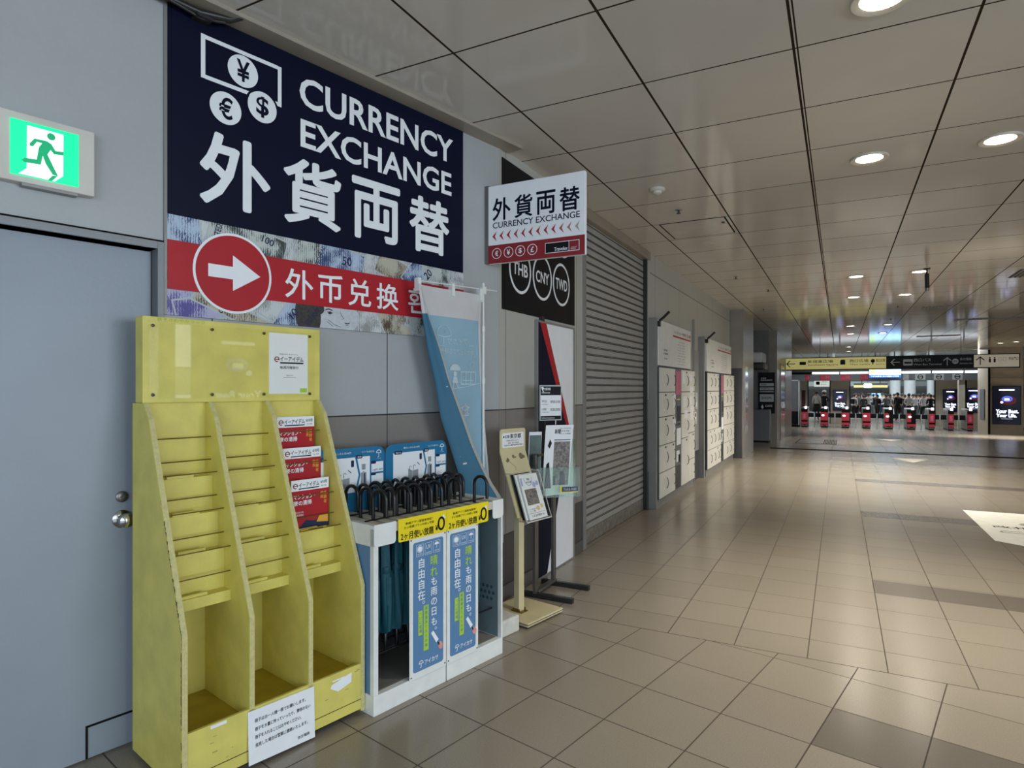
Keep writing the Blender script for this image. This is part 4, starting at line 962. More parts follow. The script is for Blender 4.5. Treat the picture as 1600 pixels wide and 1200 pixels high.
for x in (-.135, .132): pe.box(x, x+.003, -.079, -.074, .68, .985).box(x, x+.003, -.079, -.006, .68, .684).box(x, x+.003, -.079, -.006, .982, .986)
pe.box(-.135, .135, -.080, -.075, .678, .683)
lp('pocket_edges', tilt(pe), 'offw')
for i, (x0, x1, y, zt, nm, lab) in enumerate(((-.105, .085, -.020, .975, 'black', 'dark backed leaflet behind the others in the clear pocket of the cream stand'), (-.095, .095, -.034, .972, 'paper', 'white leaflet in the middle of the clear pocket of the cream stand'), (-.075, .118, -.052, .970, 'paper', 'white and violet city newsletter at the front of the cream stand pocket'))):
    b = T('leaflet', lab, 'leaflet', 'W', (-1.931, 3.782, 0), 'leaflets in the cream stand pocket', PI/2-KA)
    b.part('pages', tilt(G().box(x0, x1, y-.008, y, .685, zt)), nm, local=True)
    if i == 2:
        yy = y-.008
        b.part('photo', tilt(G().rect(x0+.020, x0+.145, .775, .875, yy)), 'foil', local=True)
        b.part('violet_shapes', tilt(G().ring(x0+.085, .950, .045, .005, yy, rz=.055, a0=180, a1=360).disc(x0+.135, .898, .018, yy).disc(x0+.170, .905, .016, yy).rect(x0+.004, x0+.022, .90, .95, yy)), mat('violet_print', (176, 180, 220), .5), local=True)
        b.part('gold_dots', tilt(G().disc(x0+.115, .750, .016, yy).disc(x0+.155, .760, .013, yy)), mat('gold_print', (226, 198, 140), .5), local=True)
        g = text(G(), '特集', x0+.07, x0+.10, .93, .945, yy, .004); text(g, '東京の夏', x0+.055, x0+.115, .912, .924, yy, .004); g.rect(x0+.010, x0+.18, .722, .7235, yy)
        text(g, '6 主な内容 8 10', x0+.03, x0+.16, .700, .715, yy, .006); text(g, 'くらし・健康・福祉・教育', x0+.015, x0+.10, .745, .752, yy); text(g, 'イベント情報', x0+.015, x0+.08, .732, .740, yy)
        b.part('lettering', tilt(g), 'black', local=True)

# ------------------------------------------------------------------ steel brochure stand
t = at_world('steel_brochure_stand', 'grey steel two-legged brochure stand with clear holders and a small black and white notice', 'brochure stand', -2.0, 4.35, PI/2)
# local: x = world y, -y = world +x
for x in (-.165, .165):
    t.part('upright', G().box(x-.024, x+.024, -.012, .012, .03, 1.06), 'steel', bev=.002, local=True)
    t.part('foot_bar', G().box(x-.020, x+.020, -.30, .10, 0, .035), 'dmetal', bev=.003, local=True)
t.part('cross_bar', G().box(-.165, .165, -.030, .010, .036, .056), 'steel', bev=.002, local=True)
t.part('upper_bar', G().box(-.165, .165, -.012, .008, .76, .78).box(-.165, .165, -.012, .008, 1.04, 1.06), 'steel', bev=.002, local=True)
t.part('notice_post', G().box(-.006, .006, -.004, .004, 1.05, 1.34), 'dmetal', local=True)
# little notice, turned towards the passage
NR_ = Matrix.Rotation(-math.radians(35), 4, 'Z')
def turn(g): return g.xf(lambda x, y, z: tuple(NR_ @ Vector((x*.82+.045, y-.01, z))))
N45 = Matrix.Rotation(-math.radians(45), 4, 'Z')
def turn45(g): return g.xf(lambda x, y, z: tuple(N45 @ Vector((x, y, z))))
p = t.part('notice_holder', turn(G().box(-.118, .118, -.004, .004, 1.305, 1.575)), 'lgrey', local=True)
t.part('notice_black_band', turn(G().rect(-.110, .110, 1.498, 1.566, -.004).rect(-.110, .110, 1.312, 1.340, -.004)), 'black', p, local=True)
t.part('notice_white', turn(G().rect(-.110, .110, 1.340, 1.498, -.004)), 'paper', p, local=True)
g = text(G(), '平日', -.098, -.050, 1.442, 1.460, -.005, .01); text(g, '09:30-21:00', -.005, .100, 1.438, 1.458, -.005, .006); text(g, 'Weekdays', -.098, -.030, 1.424, 1.432, -.005)
text(g, '土日祝', -.098, -.050, 1.382, 1.400, -.005, .01); text(g, '10:30-20:00', -.005, .100, 1.378, 1.398, -.005, .006); text(g, 'Weekend & Holidays', -.098, -.020, 1.364, 1.372, -.005)
t.part('notice_lettering', turn(g), 'black', p, local=True)
g = text(G(), '営業時間', -.070, -.005, 1.535, 1.556, -.005, .012); text(g, 'OPENING HOURS', -.10, -.01, 1.512, 1.524, -.005, .004); text(g, 'Information', -.10, .04, 1.320, 1.330, -.005, .003)
g.poly([(-.106, 1.560), (-.085, 1.562), (-.07, 1.548), (-.085, 1.54), (-.072, 1.520), (-.09, 1.530)], -.005)
t.part('notice_white_lettering', turn(g), 'white', p, local=True)
g = G()
for x0, x1 in ((-.165, -.055), (-.045, .235)):
    g.box(x0, x1, -.135, -.132, .735, .96).box(x0, x1, -.047, -.044, .735, 1.16).box(x0, x0+.003, -.135, -.044, .735, .96).box(x1-.003, x1, -.135, -.044, .735, .96).box(x0, x1, -.135, -.044, .735, .738)
t.part('clear_holders', turn45(g), 'acrylg', local=True)
p = t.part('holder_label', turn45(G().rect(.085, .215, .775, .810, -.135)), 'dnavy', local=True); t.part('yellow_tag', turn45(G().rect(.072, .085, .770, .820, -.135).rect(.085, .215, .768, .774, -.135)), 'ywarn', p, local=True)
t.part('label_lettering', turn45(text(G(), 'TAKE FREE', .100, .205, .783, .801, -.136, .01)), 'lgrey', p, local=True)
def paper_in(label, x0, x1, y, z0, z1, curl, dress):
    b = T('newspaper', label, 'newspaper', 'W', (-2.0, 4.35, 0), 'papers in the steel stand holders', PI/2)
    def cv(g): return turn45(g.xf(lambda x, yy, z: (x+curl*.35*((z-z0)/(z1-z0))**2*.3, yy-curl*((z-z0)/(z1-z0))**2*.25-.035, z)))
    g = G()
    n = 10
    for i in range(n):
        za, zb = z0+(z1-z0)*i/n, z0+(z1-z0)*(i+1)/n; g.box(x0, x1, y, y+.004, za, zb)
    b.part('sheets', cv(g), 'paper', local=True); dress(b, cv)
def news(b, cv):
    b.part('photo', cv(G().join(*[G().rect(.01, .155, .82, 1.15, -.052)])), 'foil', local=True)
    g = text(G(), '新聞', .02, .07, 1.21, 1.245, -.052, .01); text(g, 'わたしたちのまち', .06, .15, 1.245, 1.255, -.052); text(g, '六月号 特集', .06, .14, 1.225, 1.235, -.052); text(g, 'くらしの情報', .06, .15, 1.205, 1.215, -.052); g.rect(.01, .155, 1.160, 1.166, -.052)
    g.poly([(.02,.82),(.03,1.0),(.04,1.02),(.05,.82)], -.0535).poly([(.08,.82),(.09,1.05),(.11,1.02),(.13,.82)], -.0535)
    b.part('print', cv(g), 'black', local=True)
paper_in('large curling newspaper with a grey photograph in the right holder of the steel stand', -.035, .170, -.050, .745, 1.275, .16, news)
def fold(b, cv):
    g = G().poly([(-.025,1.12),(-.010,1.17),(.005,1.14),(-.010,1.10)], -.067).poly([(-.04,.80),(-.03,.98),(-.01,1.00),(.01,.80)], -.067); b.part('print', cv(g), 'black', local=True)
paper_in('narrow folded white paper overlapping the large newspaper in the steel stand', -.050, .025, -.065, .745, 1.275, .12, fold)
def green(b, cv): b.part('landscape_print', cv(G().rect(-.155, -.065, .76, 1.20, -.035)), mat('landscape_print', (74, 96, 92), .4, var=.5, scale=8), local=True)
paper_in('dark green landscape brochure in the left holder of the steel stand', -.160, -.060, -.033, .745, 1.225, .06, green)

# ------------------------------------------------------------------ coin lockers
def locker_bank(name, label, y0, y1, cols, touch, zs, head):
    t = T(name, label, 'coin lockers', 'B', ((y0+y1)/2, -.06, 0), 'coin locker banks')
    t.part('cabinet', G().box(y0, y1, -.112, 0, .115, 1.835), 'lockerd')
    t.part('plinth', G().box(y0+.01, y1, -.095, 0, 0, .115), 'darkg' if 0 else 'trim')
    for (c0, c1, zz) in cols:
        for za, zb in zip(zz[:-1], zz[1:]):
            d = t.part('locker_door', G().box(c0+.001, c1-.001, -.122, -.112, za+.006, zb-.006), 'locker')
            hx = c1-.055; zm = (za+zb)/2
            t.part('door_handle', G().tube([(hx, -.122, zm-.075), (hx-.004, -.140, zm-.045), (hx-.004, -.144, zm), (hx-.004, -.140, zm+.045), (hx, -.122, zm+.075)], .0045, 6), 'lockerd', d, smooth=True)
            if (c0*7+za*5) % 1 < .55: t.part('number_tag', G().rect(hx-.10, hx-.02, zb-.05, zb-.025, -.122), 'lockerd', d)
    c0, c1 = touch
    p = t.part('control_column', G().box(c0, c1, -.124, -.112, .45, 1.83), 'greyp', bev=.002)
    t.part('screen', G().rect(c0+.05, c1-.05, 1.08, 1.30, -.124), 'lockerd', p)
    t.part('pink_notice', G().rect(c0+.02, c1-.04, 1.46, 1.80, -.124), 'pink', p)
    t.part('pale_notices', G().rect(c0+.05, c1-.03, .74, .98, -.124).rect(c0+.04, c1-.12, .50, .66, -.124), 'paper', p)
    t.part('card_slot', G().rect(c0+.16, c1-.05, .48, .60, -.124).rect(c0+.03, c1-.06, 1.02, 1.05, -.124), 'lockerd', p)
    t.part('yellow_tag', G().rect(c0+.05, c1-.08, 1.385, 1.400, -.124), 'ywarn', p)
    h0, h1 = head
    hp = t.part('header_sign', G().box(h0, h1, -.112, 0, 1.852, 2.44), 'wmetal', bev=.004)
    w_ = h1-h0
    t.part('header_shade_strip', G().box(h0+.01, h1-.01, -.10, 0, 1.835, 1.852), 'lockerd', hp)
    t.part('header_red_line', G().rect(h0+w_*.40, h1-.02, 2.275, 2.300, -.112), 'red', hp)
    g = text(G(), 'コインロッカー 使用料', h0+w_*.42, h0+w_*.82, 2.325, 2.372, -.112, .01)
    for i in range(9): text(g, ('ご利用案内', '料金', '小型 400円', '中型 500円', '大型 700円', '使用時間', '初電〜終電', '1日に限り', '3日を超えた')[i], h0+w_*.55, h0+w_*.80, 2.215-i*.040, 2.228-i*.040, -.112)
    t.part('header_lettering', g, 'greyp', hp)
    t.part('header_red_lettering', text(G(), '21-48', h0+w_*.85, h1-.03, 2.320, 2.375, -.112, .012), 'red', hp)
    g = text(G(), '現金', h0+w_*.13, h0+w_*.24, 2.05, 2.075, -.112, .006); text(g, 'IC専用', h0+w_*.13, h0+w_*.25, 2.0, 2.03, -.112, .01); text(g, 'ICOCA', h0+w_*.15, h0+w_*.24, 1.94, 1.96, -.112, .01) if 0 else text(g, '両替', h0+w_*.15, h0+w_*.24, 1.94, 1.96, -.112, .01)
    t.part('header_black_lettering', g, 'black', hp)
    return t
ZL = [.115, .45, .805, 1.175, 1.50, 1.83]
t = locker_bank('coin_locker_bank', 'nearer ivory coin locker bank beside the shutter with pink notice and white header', 8.0, 10.22,
    [(8.02, 8.45, ZL), (8.45, 8.88, ZL), (9.27, 9.73, [.115, .81, 1.175, 1.50, 1.83]), (9.73, 10.21, [.115, .45, .86, 1.175, 1.50, 1.83])], (8.90, 9.25), ZL, (8.0, 9.96))
hd = [c for c in t.e.children if c.name.startswith('cabinet')][0]
g = G()
for i, (y, z, h) in enumerate(((9.34, 1.62, .18), (9.40, 1.27, .16), (9.46, 1.10, .12), (9.80, 1.66, .12), (9.86, 1.48, .10), (9.82, 1.30, .13), (9.88, 1.06, .22), (8.76, 1.27, .20), (8.76, .92, .20), (8.33, 1.27, .0))):
    if h: g.rect(y, y+.22, z, z+h, -.1222, .001)
t.part('posted_notes', g, 'paper', hd)
locker_bank('coin_locker_bank', 'farther ivory coin locker bank near the pillar with many narrow doors', 11.30, 14.45,
    [(11.32, 11.72, ZL), (11.72, 12.10, ZL), (12.10, 12.48, ZL), (12.48, 12.72, [.115, .45, .805]), (13.05, 13.5, [.115, .45, .81, 1.175, 1.50, 1.83]), (13.5, 13.97, ZL), (13.97, 14.44, ZL)], (12.72, 13.03), ZL, (11.30, 14.08))
for y, lab in ((8.02, 'black projecting arm at the corner of the nearer locker header'), (11.32, 'black projecting arm at the corner of the farther locker header')):
    single('sign_arm', G().tube([(y, -.10, 2.41), (y+.02, -.17, 2.47), (y+.03, -.24, 2.54)], .018, 8).box(y-.03, y+.03, -.13, -.08, 2.35, 2.42), 'hook', lab, 'bracket', 'B', (y, -.12, 2.40), 'black arms above the lockers', smooth=False)
t = T('intercom_panel', 'slim intercom and stickers on the wall strip between the locker banks', 'intercom', 'B', (10.85, 0, 1.1))
t.part('plate', G().box(10.78, 10.95, -.024, -.012, 1.20, 1.48), 'lgrey', bev=.002); t.part('sticker', G().rect(10.72, 10.90, .95, 1.15, -.012).rect(10.80, 10.86, 1.24, 1.32, -.024), 'paper'); t.part('dark_mark', G().disc(10.81, 1.10, .04, -.013, n=12), 'black')

# ------------------------------------------------------------------ things on the ceiling
LG = 'round downlights in the beige ceiling'
def downlight(x, y, label, e=34, far=False):
    t = T('downlight', label, 'downlight', 'W', (x, y, CEIL-.01), LG)
    t.part('trim_ring', G().lathe([(.092, .003), (.100, .0), (.126, -.004), (.131, .002), (.131, .012), (.095, .012)], n=36, cap=False), 'ring', smooth=True, local=True)
    t.part('lamp', G().lathe([(.001, .004), (.088, .004), (.094, .0045), (.094, .008)], n=32), 'lamp', local=True)
    l = bpy.data.lights.new('downlight_beam', 'SPOT'); l.energy = e; l.color = WARM; l.spot_size = math.radians(146 if 10 < y < 16 else 92); l.spot_blend = .95 if 10 < y < 16 else .9; l.shadow_soft_size = .09
    o = bpy.data.objects.new('downlight_beam', l); COL.objects.link(o); o.location = (x, y, CEIL-.03)
LP = [(.17, 3.25, 'round downlight cut by the top edge of the picture'), (.20, 5.47, 'bright round downlight left of the nearest pair'), (1.0, 5.48, 'bright round downlight at the right, in the nearest pair'),
      (.23, 11.15, 'left downlight of the second pair down the ceiling'), (1.06, 11.12, 'right downlight of the second pair, beside the hanging black camera'),
      (.24, 13.65, 'left downlight of the third pair down the ceiling'), (1.08, 13.7, 'right downlight of the third pair down the ceiling'),
      (.27, 19.9, 'left downlight of the fourth pair down the ceiling'), (1.17, 19.9, 'right downlight of the fourth pair down the ceiling'),
      (.31, 22.7, 'left downlight of the fifth pair down the ceiling'), (1.2, 22.8, 'right downlight of the fifth pair down the ceiling'),
      (.34, 29.9, 'small far downlight just above the yellow hanging sign'), (.38, 33.5, 'smallest far downlight touching the top of the yellow hanging sign'),
      (5.5, 30.1, 'far downlight above the right end of the hanging signs'), (5.86, 29.5, 'farthest right downlight near the beige pillars'), (1.0, 3.25, 'downlight outside the top of the picture')]
for x, y, lab in LP[:-1]: downlight(x, y, lab, 208 if y < 6 else (285 if y < 16 else (700 if x > 5 else 200)))
t = T('smoke_detector', 'round white smoke detector on the ceiling above the shutter', 'smoke detector', 'W', (-1.42, 5.45, CEIL))
t.part('base', G().lathe([(.066, 0), (.070, -.012), (.060, -.022), (.05, -.024)], n=30), 'offw', smooth=True, local=True)
t.part('chamber', G().lathe([(.040, -.024), (.038, -.042), (.026, -.050), (.001, -.051)], n=24), 'offw', smooth=True, local=True)
def sprinkler(x, y, lab, k=1.0):
    t = T('sprinkler', lab, 'sprinkler', 'W', (x, y, CEIL), 'small sprinkler heads on the ceiling')
    t.part('escutcheon', G().lathe([(.036*k, 0), (.034*k, -.005), (.012, -.007)], n=20), 'trim', smooth=True, local=True)
    t.part('head', G().lathe([(.009, -.006), (.008, -.030*k), (.022*k, -.034*k), (.022*k, -.038*k), (.001, -.039*k)], n=14), 'dmetal', smooth=True, local=True)
for x, y, lab in ((-1.40, 6.19, 'small sprinkler head in the ceiling just past the smoke detector'), (-1.44, 10.29, 'small dark sprinkler head over the lockers'), (-1.12, 11.9, 'tiny sprinkler head farther along over the lockers'),
                  (-1.48, 14.7, 'tiny sprinkler head near the pillar end of the lockers'), (1.09, 15.5, 'tiny sprinkler head between the third and fourth downlight pairs'), (1.14, 18.3, 'far tiny sprinkler head in front of the fourth downlight pair'), (2.55, 9.4, 'small sprinkler head at the right of the ceiling')):
    sprinkler(x, y, lab)
single('ceiling_speaker', G().lathe([(.085, 0), (.088, -.006), (.07, -.011), (.001, -.012)], n=32), 'ring', 'flat round speaker disc on the ceiling beyond the access panel', 'speaker', 'W', (0, 0, 0), smooth=True).matrix_world = Matrix.Translation((-1.41, 7.77, CEIL))
t = T('access_panel', 'square ceiling access hatch above the shutter outlined by dark gaps', 'ceiling hatch', 'W', (-1.4, 7.0, CEIL))
t.part('hatch', G().box(-1.70, -1.05, 6.66, 7.36, CEIL-.004, CEIL+.001), mat('hatch_paint', (212, 207, 198), .16))
t.part('gap', G().box(-1.715, -1.70, 6.645, 7.375, CEIL-.003, CEIL).box(-1.05, -1.035, 6.645, 7.375, CEIL-.003, CEIL).box(-1.70, -1.05, 7.36, 7.375, CEIL-.003, CEIL).box(-1.70, -1.05, 6.645, 6.66, CEIL-.003, CEIL), 'dark')
t.part('latch', G().box(-1.10, -1.07, 6.83, 6.87, CEIL-.012, CEIL-.004), 'dmetal')
t = T('ceiling_camera', 'black tubular camera hanging from the ceiling beside a downlight', 'camera', 'W', (1.13, 10.9, CEIL))
t.part('stem', G().tube([(0, 0, 0), (0, 0, -.10)], .012, 10), 'hook', smooth=True, local=True)
t.part('ceiling_plate', G().lathe([(.045, 0), (.045, -.012), (.012, -.016)], n=20), 'hook', local=True, smooth=True)
t.part('body', G().tube([(0, 0, -.08), (.0, -.02, -.29)], .030, 14), 'hook', smooth=True, local=True)
t.part('lens', G().tube([(0, -.02, -.29), (0, -.024, -.335)], [.024, .020], 14), 'steel', smooth=True, local=True)
def vent(x0, x1, y0, y1, lab):
    t = T('ceiling_vent', lab, 'air vent', 'W', ((x0+x1)/2, (y0+y1)/2, CEIL), 'slatted air vents in the ceiling')
    t.part('vent_frame', G().box(x0, x1, y0, y1, CEIL-.006, CEIL), 'dmetal')
    g = G(); n = int((x1-x0)/.06)
    for i in range(n): g.box(x0+.02+i*.06, x0+.05+i*.06, y0+.02, y1-.02, CEIL-.014, CEIL-.006)
    t.part('louvres', g, 'trim')
vent(2.36, 3.2, 11.6, 12.4, 'slatted air vent cut by the right edge of the picture')
vent(1.6, 2.1, 16.0, 16.35, 'small dark air vent right of the third downlight pair')
vent(2.6, 4.0, 19.2, 19.6, 'long dark air vent farther back at the right of the ceiling')
vent(2.3, 3.5, 24.8, 25.2, 'far dark air vent above the black hanging sign')

# ------------------------------------------------------------------ recess beyond the lockers
t = T('air_conditioner', 'grey wall mounted air unit in the dark recess past the pillar', 'air conditioner', 'W', (-2.1, 17.9, 2.3))
t.part('casing', G().box(-2.9, -1.80, 17.7, 18.6, 2.24, 2.52), 'lgrey', bev=.05); t.part('louvre', G().box(-2.9, -1.76, 17.75, 18.55, 2.06, 2.23), 'dmetal', bev=.03); t.part('wall_bracket', G().box(-3.4, -2.8, 18.0, 18.3, 2.2, 2.6), 'dmetal')
t = T('directory_sign', 'tall black directory sign with pale name strips in the recess', 'sign', 'W', (-1.9, 20.1, .85))
t.part('board', G().box(-2.16, -1.71, 20.12, 20.19, .80, 2.03), 'black')
t.part('name_strips', G().rect(-2.13, -1.74, 1.62, 1.71, 20.12).rect(-2.13, -1.74, 1.50, 1.58, 20.12).rect(-2.13, -1.74, 1.15, 1.38, 20.12).rect(-2.13, -1.74, 1.44, 1.465, 20.12), 'lgrey')
g = text(G(), '名店街', -2.10, -1.95, 1.84, 1.88, 20.118, .01); text(g, 'RESTAURANTS', -2.10, -1.78, 1.78, 1.82, 20.118, .004); text(g, 'CAFE', -1.98, -1.78, 1.00, 1.06, 20.118, .01); g.poly([(-2.1, 1.0), (-2.05, 1.07), (-2.02, .98), (-2.06, .93)], 20.118)
t.part('white_lettering', g, 'white')
g = text(G(), 'SHOPS', -2.08, -1.80, 1.23, 1.30, 20.117, .01); text(g, 'FOOD', -2.10, -1.95, 1.64, 1.69, 20.117, .01); text(g, 'INFORMATION', -2.10, -1.85, 1.52, 1.56, 20.117, .006)
t.part('black_lettering', g, 'black')
t = T('ticket_cabinet', 'waist high grey metal cabinet on the floor in front of the directory sign', 'cabinet', 'W', (-2.0, 19.6, 0))
t.part('body', G().box(-2.45, -1.80, 19.42, 19.95, .03, .93), 'greyp', bev=.01); t.part('plinth', G().box(-2.43, -1.82, 19.44, 19.93, -.03, .03), 'dark'); t.part('keyhole', G().disc(-2.30, .72, .012, 19.42).disc(-2.30, .55, .012, 19.42), 'dark'); t.part('side_rail', G().tube([(-1.77, 19.5, .02), (-1.77, 19.5, .84), (-1.83, 19.5, .95)], .012, 8), 'steel', smooth=True)
t = T('glossy_wall_panel', 'reflective stone panel with pale frame on the wall past the recess', 'wall panel', 'W', (-1.67, 23.0, .2))
t.part('panel', G().box(-1.678, -1.66, 21.6, 23.4, -.1, 2.3), 'gloss2'); t.part('frame', G().box(-1.678, -1.65, 21.5, 21.6, -.1, 2.35).box(-1.678, -1.65, 23.4, 23.5, -.1, 2.35).box(-1.678, -1.65, 21.6, 23.4, 2.3, 2.35), 'trim')

# ------------------------------------------------------------------ floor markings and grates
def flat(name, polys, m, lab, cat, z=.0, group=None, h=.0022):
    g = G()
    for pl in polys: g.prism(pl, 'z', z+.0003, z+h)
    cx = sum(p[0] for p in polys[0])/len(polys[0]); cy = sum(p[1] for p in polys[0])/len(polys[0])
    return single(name, g, m, lab, cat, 'W', (cx, cy, z), group)
t = T('floor_sign', 'large pale floor sticker with black print and pointed end at the right picture edge', 'floor sticker', 'W', (2.6, 8.8, 0))
t.part('sheet', G().prism([(1.39, 9.71), (1.40, 7.91), (1.62, 7.76), (4.2, 7.76), (4.2, 9.78)], 'z', .0004, .0026), 'decal')
g = G()
for i, s_ in enumerate(('乗換口・特急線', '改札口はこちら JR線・私鉄線', 'この先 出口 Exit')):
    text(g, s_, (1.80, 1.52, 1.53)[i], 3.9, 8.90-i*.26, 9.04-i*.26, 0, .01)
g.xf(lambda x, y, z: (x, z, .0034)); t.part('lettering', g, 'black')
for (x0, x1, y0, y1, z, lab) in ((1.02, 1.72, 15.45, 16.25, 0, 'nearer white floor arrow pointing towards the viewer'), (1.05, 1.88, 23.2, 24.4, 0, 'farther white floor arrow before the ticket gates')):
    g = G(); m_ = (x0+x1)/2
    def zz(y): return fz(y)+.003
    g.add([(x0, y1, zz(y1)), (x1, y1, zz(y1)), (m_, y0, zz(y0)), (x0, y1, zz(y1)-.002), (x1, y1, zz(y1)-.002), (m_, y0, zz(y0)-.002)], [(2,1,0),(3,4,5),(0,1,4,3),(1,2,5,4),(2,0,3,5)])
    single('floor_arrow', g, 'decal', lab, 'floor arrow', 'W', (0, 0, 0), 'white floor arrows')
t = T('drain_grate', 'steel drain grate set into the floor before the gates', 'drain grate', 'W', (-.55, 21.0, fz(21)))
g = G(); g2 = G()
def slope(g, dz=0): return g.xf(lambda x, y, z: (x, y, fz(y)+z+dz))
g.box(-1.12, -.10, 19.7, 22.6, .0005, .003); t.part('plate', slope(g), 'steel')
for i in range(8): g2.box(-.42+i*.04, -.40+i*.04, 19.8, 22.5, .003, .005)
g2.box(-1.14, -1.12, 19.7, 22.6, .0, .006).box(-.10, -.08, 19.7, 22.6, 0, .006).box(-1.12, -.1, 19.66, 19.7, 0, .006)
t.part('slots', slope(g2), 'dark')
single('floor_joint_strip', G().box(-1.6, 4.0, 17.40, 17.64, .0004, .004), 'dark', 'dark metal joint running across the floor before the gates', 'floor joint', 'W', (1.2, 17.5, 0))

# ------------------------------------------------------------------ signs hung across the passage
t = T('direction_sign', 'long hanging direction sign in yellow black and beige sections with arrows', 'direction sign', 'W', (1.5, 24.05, 2.2))
t.part('casing', G().box(-1.83, 4.87, 24.0, 24.22, 2.185, 2.625), 'black', bev=.01)
t.part('hanger', G().tube([(-.6, 24.1, 2.6), (-.6, 24.1, CEIL)], .006, 8), 'dmetal'); t.part('hanger', G().tube([(3.4, 24.1, 2.6), (3.4, 24.1, CEIL)], .006, 8), 'dmetal')
yf = 24.0
p = t.part('yellow_section', G().rect(-1.79, 1.36, 2.215, 2.60, yf, .004), 'signy'); q_ = t.part('black_section', G().rect(1.37, 3.71, 2.195, 2.615, yf, .004), 'black'); r_ = t.part('beige_section', G().rect(3.72, 4.84, 2.215, 2.60, yf, .004), 'signw')
yf -= .004
def arrow(g, x, z, s_, d):
    a = {'l': 0, 'u': -PI/2}[d]; c, q = math.cos(a), math.sin(a)
    def R(pts): return [(x+(u*c-v*q)*s_, z+(u*q+v*c)*s_) for u, v in pts]
    return g.poly(R([(-.8, -.09), (.9, -.09), (.9, .09), (-.8, .09)]), yf).poly(R([(-1, 0), (-.3, -.75), (-.05, -.75), (-.72, 0)]), yf).poly(R([(-1, 0), (-.72, 0), (-.05, .75), (-.3, .75)]), yf)
g = arrow(G(), -1.52, 2.41, .15, 'l')
g.rrect(-1.24, -1.04, 2.37, 2.48, yf, .02)
text(g, '新宿東広場', -.98, -.20, 2.43, 2.53, yf, .012); text(g, 'Southeast Square', -.98, -.05, 2.33, 2.39, yf, .003)
g.rrect(.02, .17, 2.36, 2.53, yf, .05, corners=(1,1,0,0)); text(g, '西口広場', .30, .85, 2.43, 2.53, yf, .012); text(g, 'West Square', .30, .90, 2.33, 2.39, yf, .003)
g.disc(1.0 if 0 else .98, 2.47, .06, yf).rect(.965, .995, 2.35, 2.44, yf)
t.part('black_lettering', g, 'black', p)
t.part('black_lettering', text(text(G(), '桜丘広場', 1.07, 1.33, 2.43, 2.53, yf, .008), 'Sakura Sq.', 1.07, 1.33, 2.33, 2.38, yf), 'black', p)
g = arrow(G(), 1.62, 2.41, .14, 'l')
g.rrect(1.84, 2.10, 2.30, 2.50, yf, .02); text(g, '西口バス', 2.13, 2.60, 2.42, 2.52, yf, .012); text(g, 'West Bus Terminal', 2.13, 2.88, 2.30, 2.36, yf, .003)
arrow(g, 3.03, 2.41, .14, 'u'); g.disc(3.20 if 0 else 3.24, 2.41, .085, yf); text(g, '井の頭線', 3.36, 3.66, 2.43, 2.52, yf, .010); text(g, 'Inokashira Line', 3.36, 3.68, 2.32, 2.37, yf)
t.part('white_lettering', g, 'lgrey', q_); t.part('black_marks', text(G().rect(1.87, 2.07, 2.36, 2.42, yf-.001), 'IN', 3.20, 3.28, 2.38, 2.44, yf-.001, .01), 'black', q_)
g = arrow(G(), 3.88, 2.41, .14, 'u')
for x in (4.12, 4.24): g.disc(x, 2.50, .022, yf).rect(x-.025, x+.025, 2.36, 2.47, yf)
for x in (4.33, 4.45): g.rect(x, x+.08, 2.40, 2.404, yf).rect(x, x+.08, 2.50, 2.504, yf).rect(x, x+.004, 2.40, 2.50, yf).rect(x+.076, x+.08, 2.40, 2.50, yf)
text(g, '渋谷門口', 4.58, 4.82, 2.42, 2.52, yf, .008); t.part('black_lettering', g, 'black', r_)

def xat(px, Y):                 # x on the plane y = Y under a given image column
    u = (px-800)/975; s_, c_ = math.sin(math.radians(27.7)), math.cos(math.radians(27.7))
    return Y*(-s_+u*c_)/(c_+u*s_)
FZ = -.465
# lit train information display
t = T('train_display', 'glowing pale blue and white information display hanging before the gates', 'display', 'W', (2.06, 37.25, 2.1))
t.part('casing', G().box(1.34, 2.78, 37.21, 37.36, 2.095, 2.585), 'darkg'); t.part('hanger', G().box(1.6, 1.66, 37.26, 37.3, 2.58, CEIL).box(2.45, 2.51, 37.26, 37.3, 2.58, CEIL), 'dmetal')
t.part('pale_screen', G().rect(1.36, 2.76, 2.25, 2.575, 37.21, .004), 'lcdw'); t.part('blue_screen', G().rect(1.36, 2.76, 2.107, 2.25, 37.21, .004), 'lcdb')
t.part('lime_panel', G().rect(1.40, 1.62, 2.33, 2.54, 37.205), 'lcdy'); t.part('violet_rows', text(text(G(), '急行 吉祥寺', 1.75, 2.2, 2.44, 2.53, 37.205, .01), '各停 富士見ヶ丘', 1.75, 2.25, 2.33, 2.41, 37.205, .01), 'lcdv')
t.part('blue_rows', text(G(), '12:04  12:09', 2.35, 2.70, 2.42, 2.50, 37.205, .01), 'lcdb'); t.part('white_rows', text(G(), 'つぎは渋谷 井の頭線ご利用', 1.42, 2.66, 2.15, 2.21, 37.205, .01), 'glow')

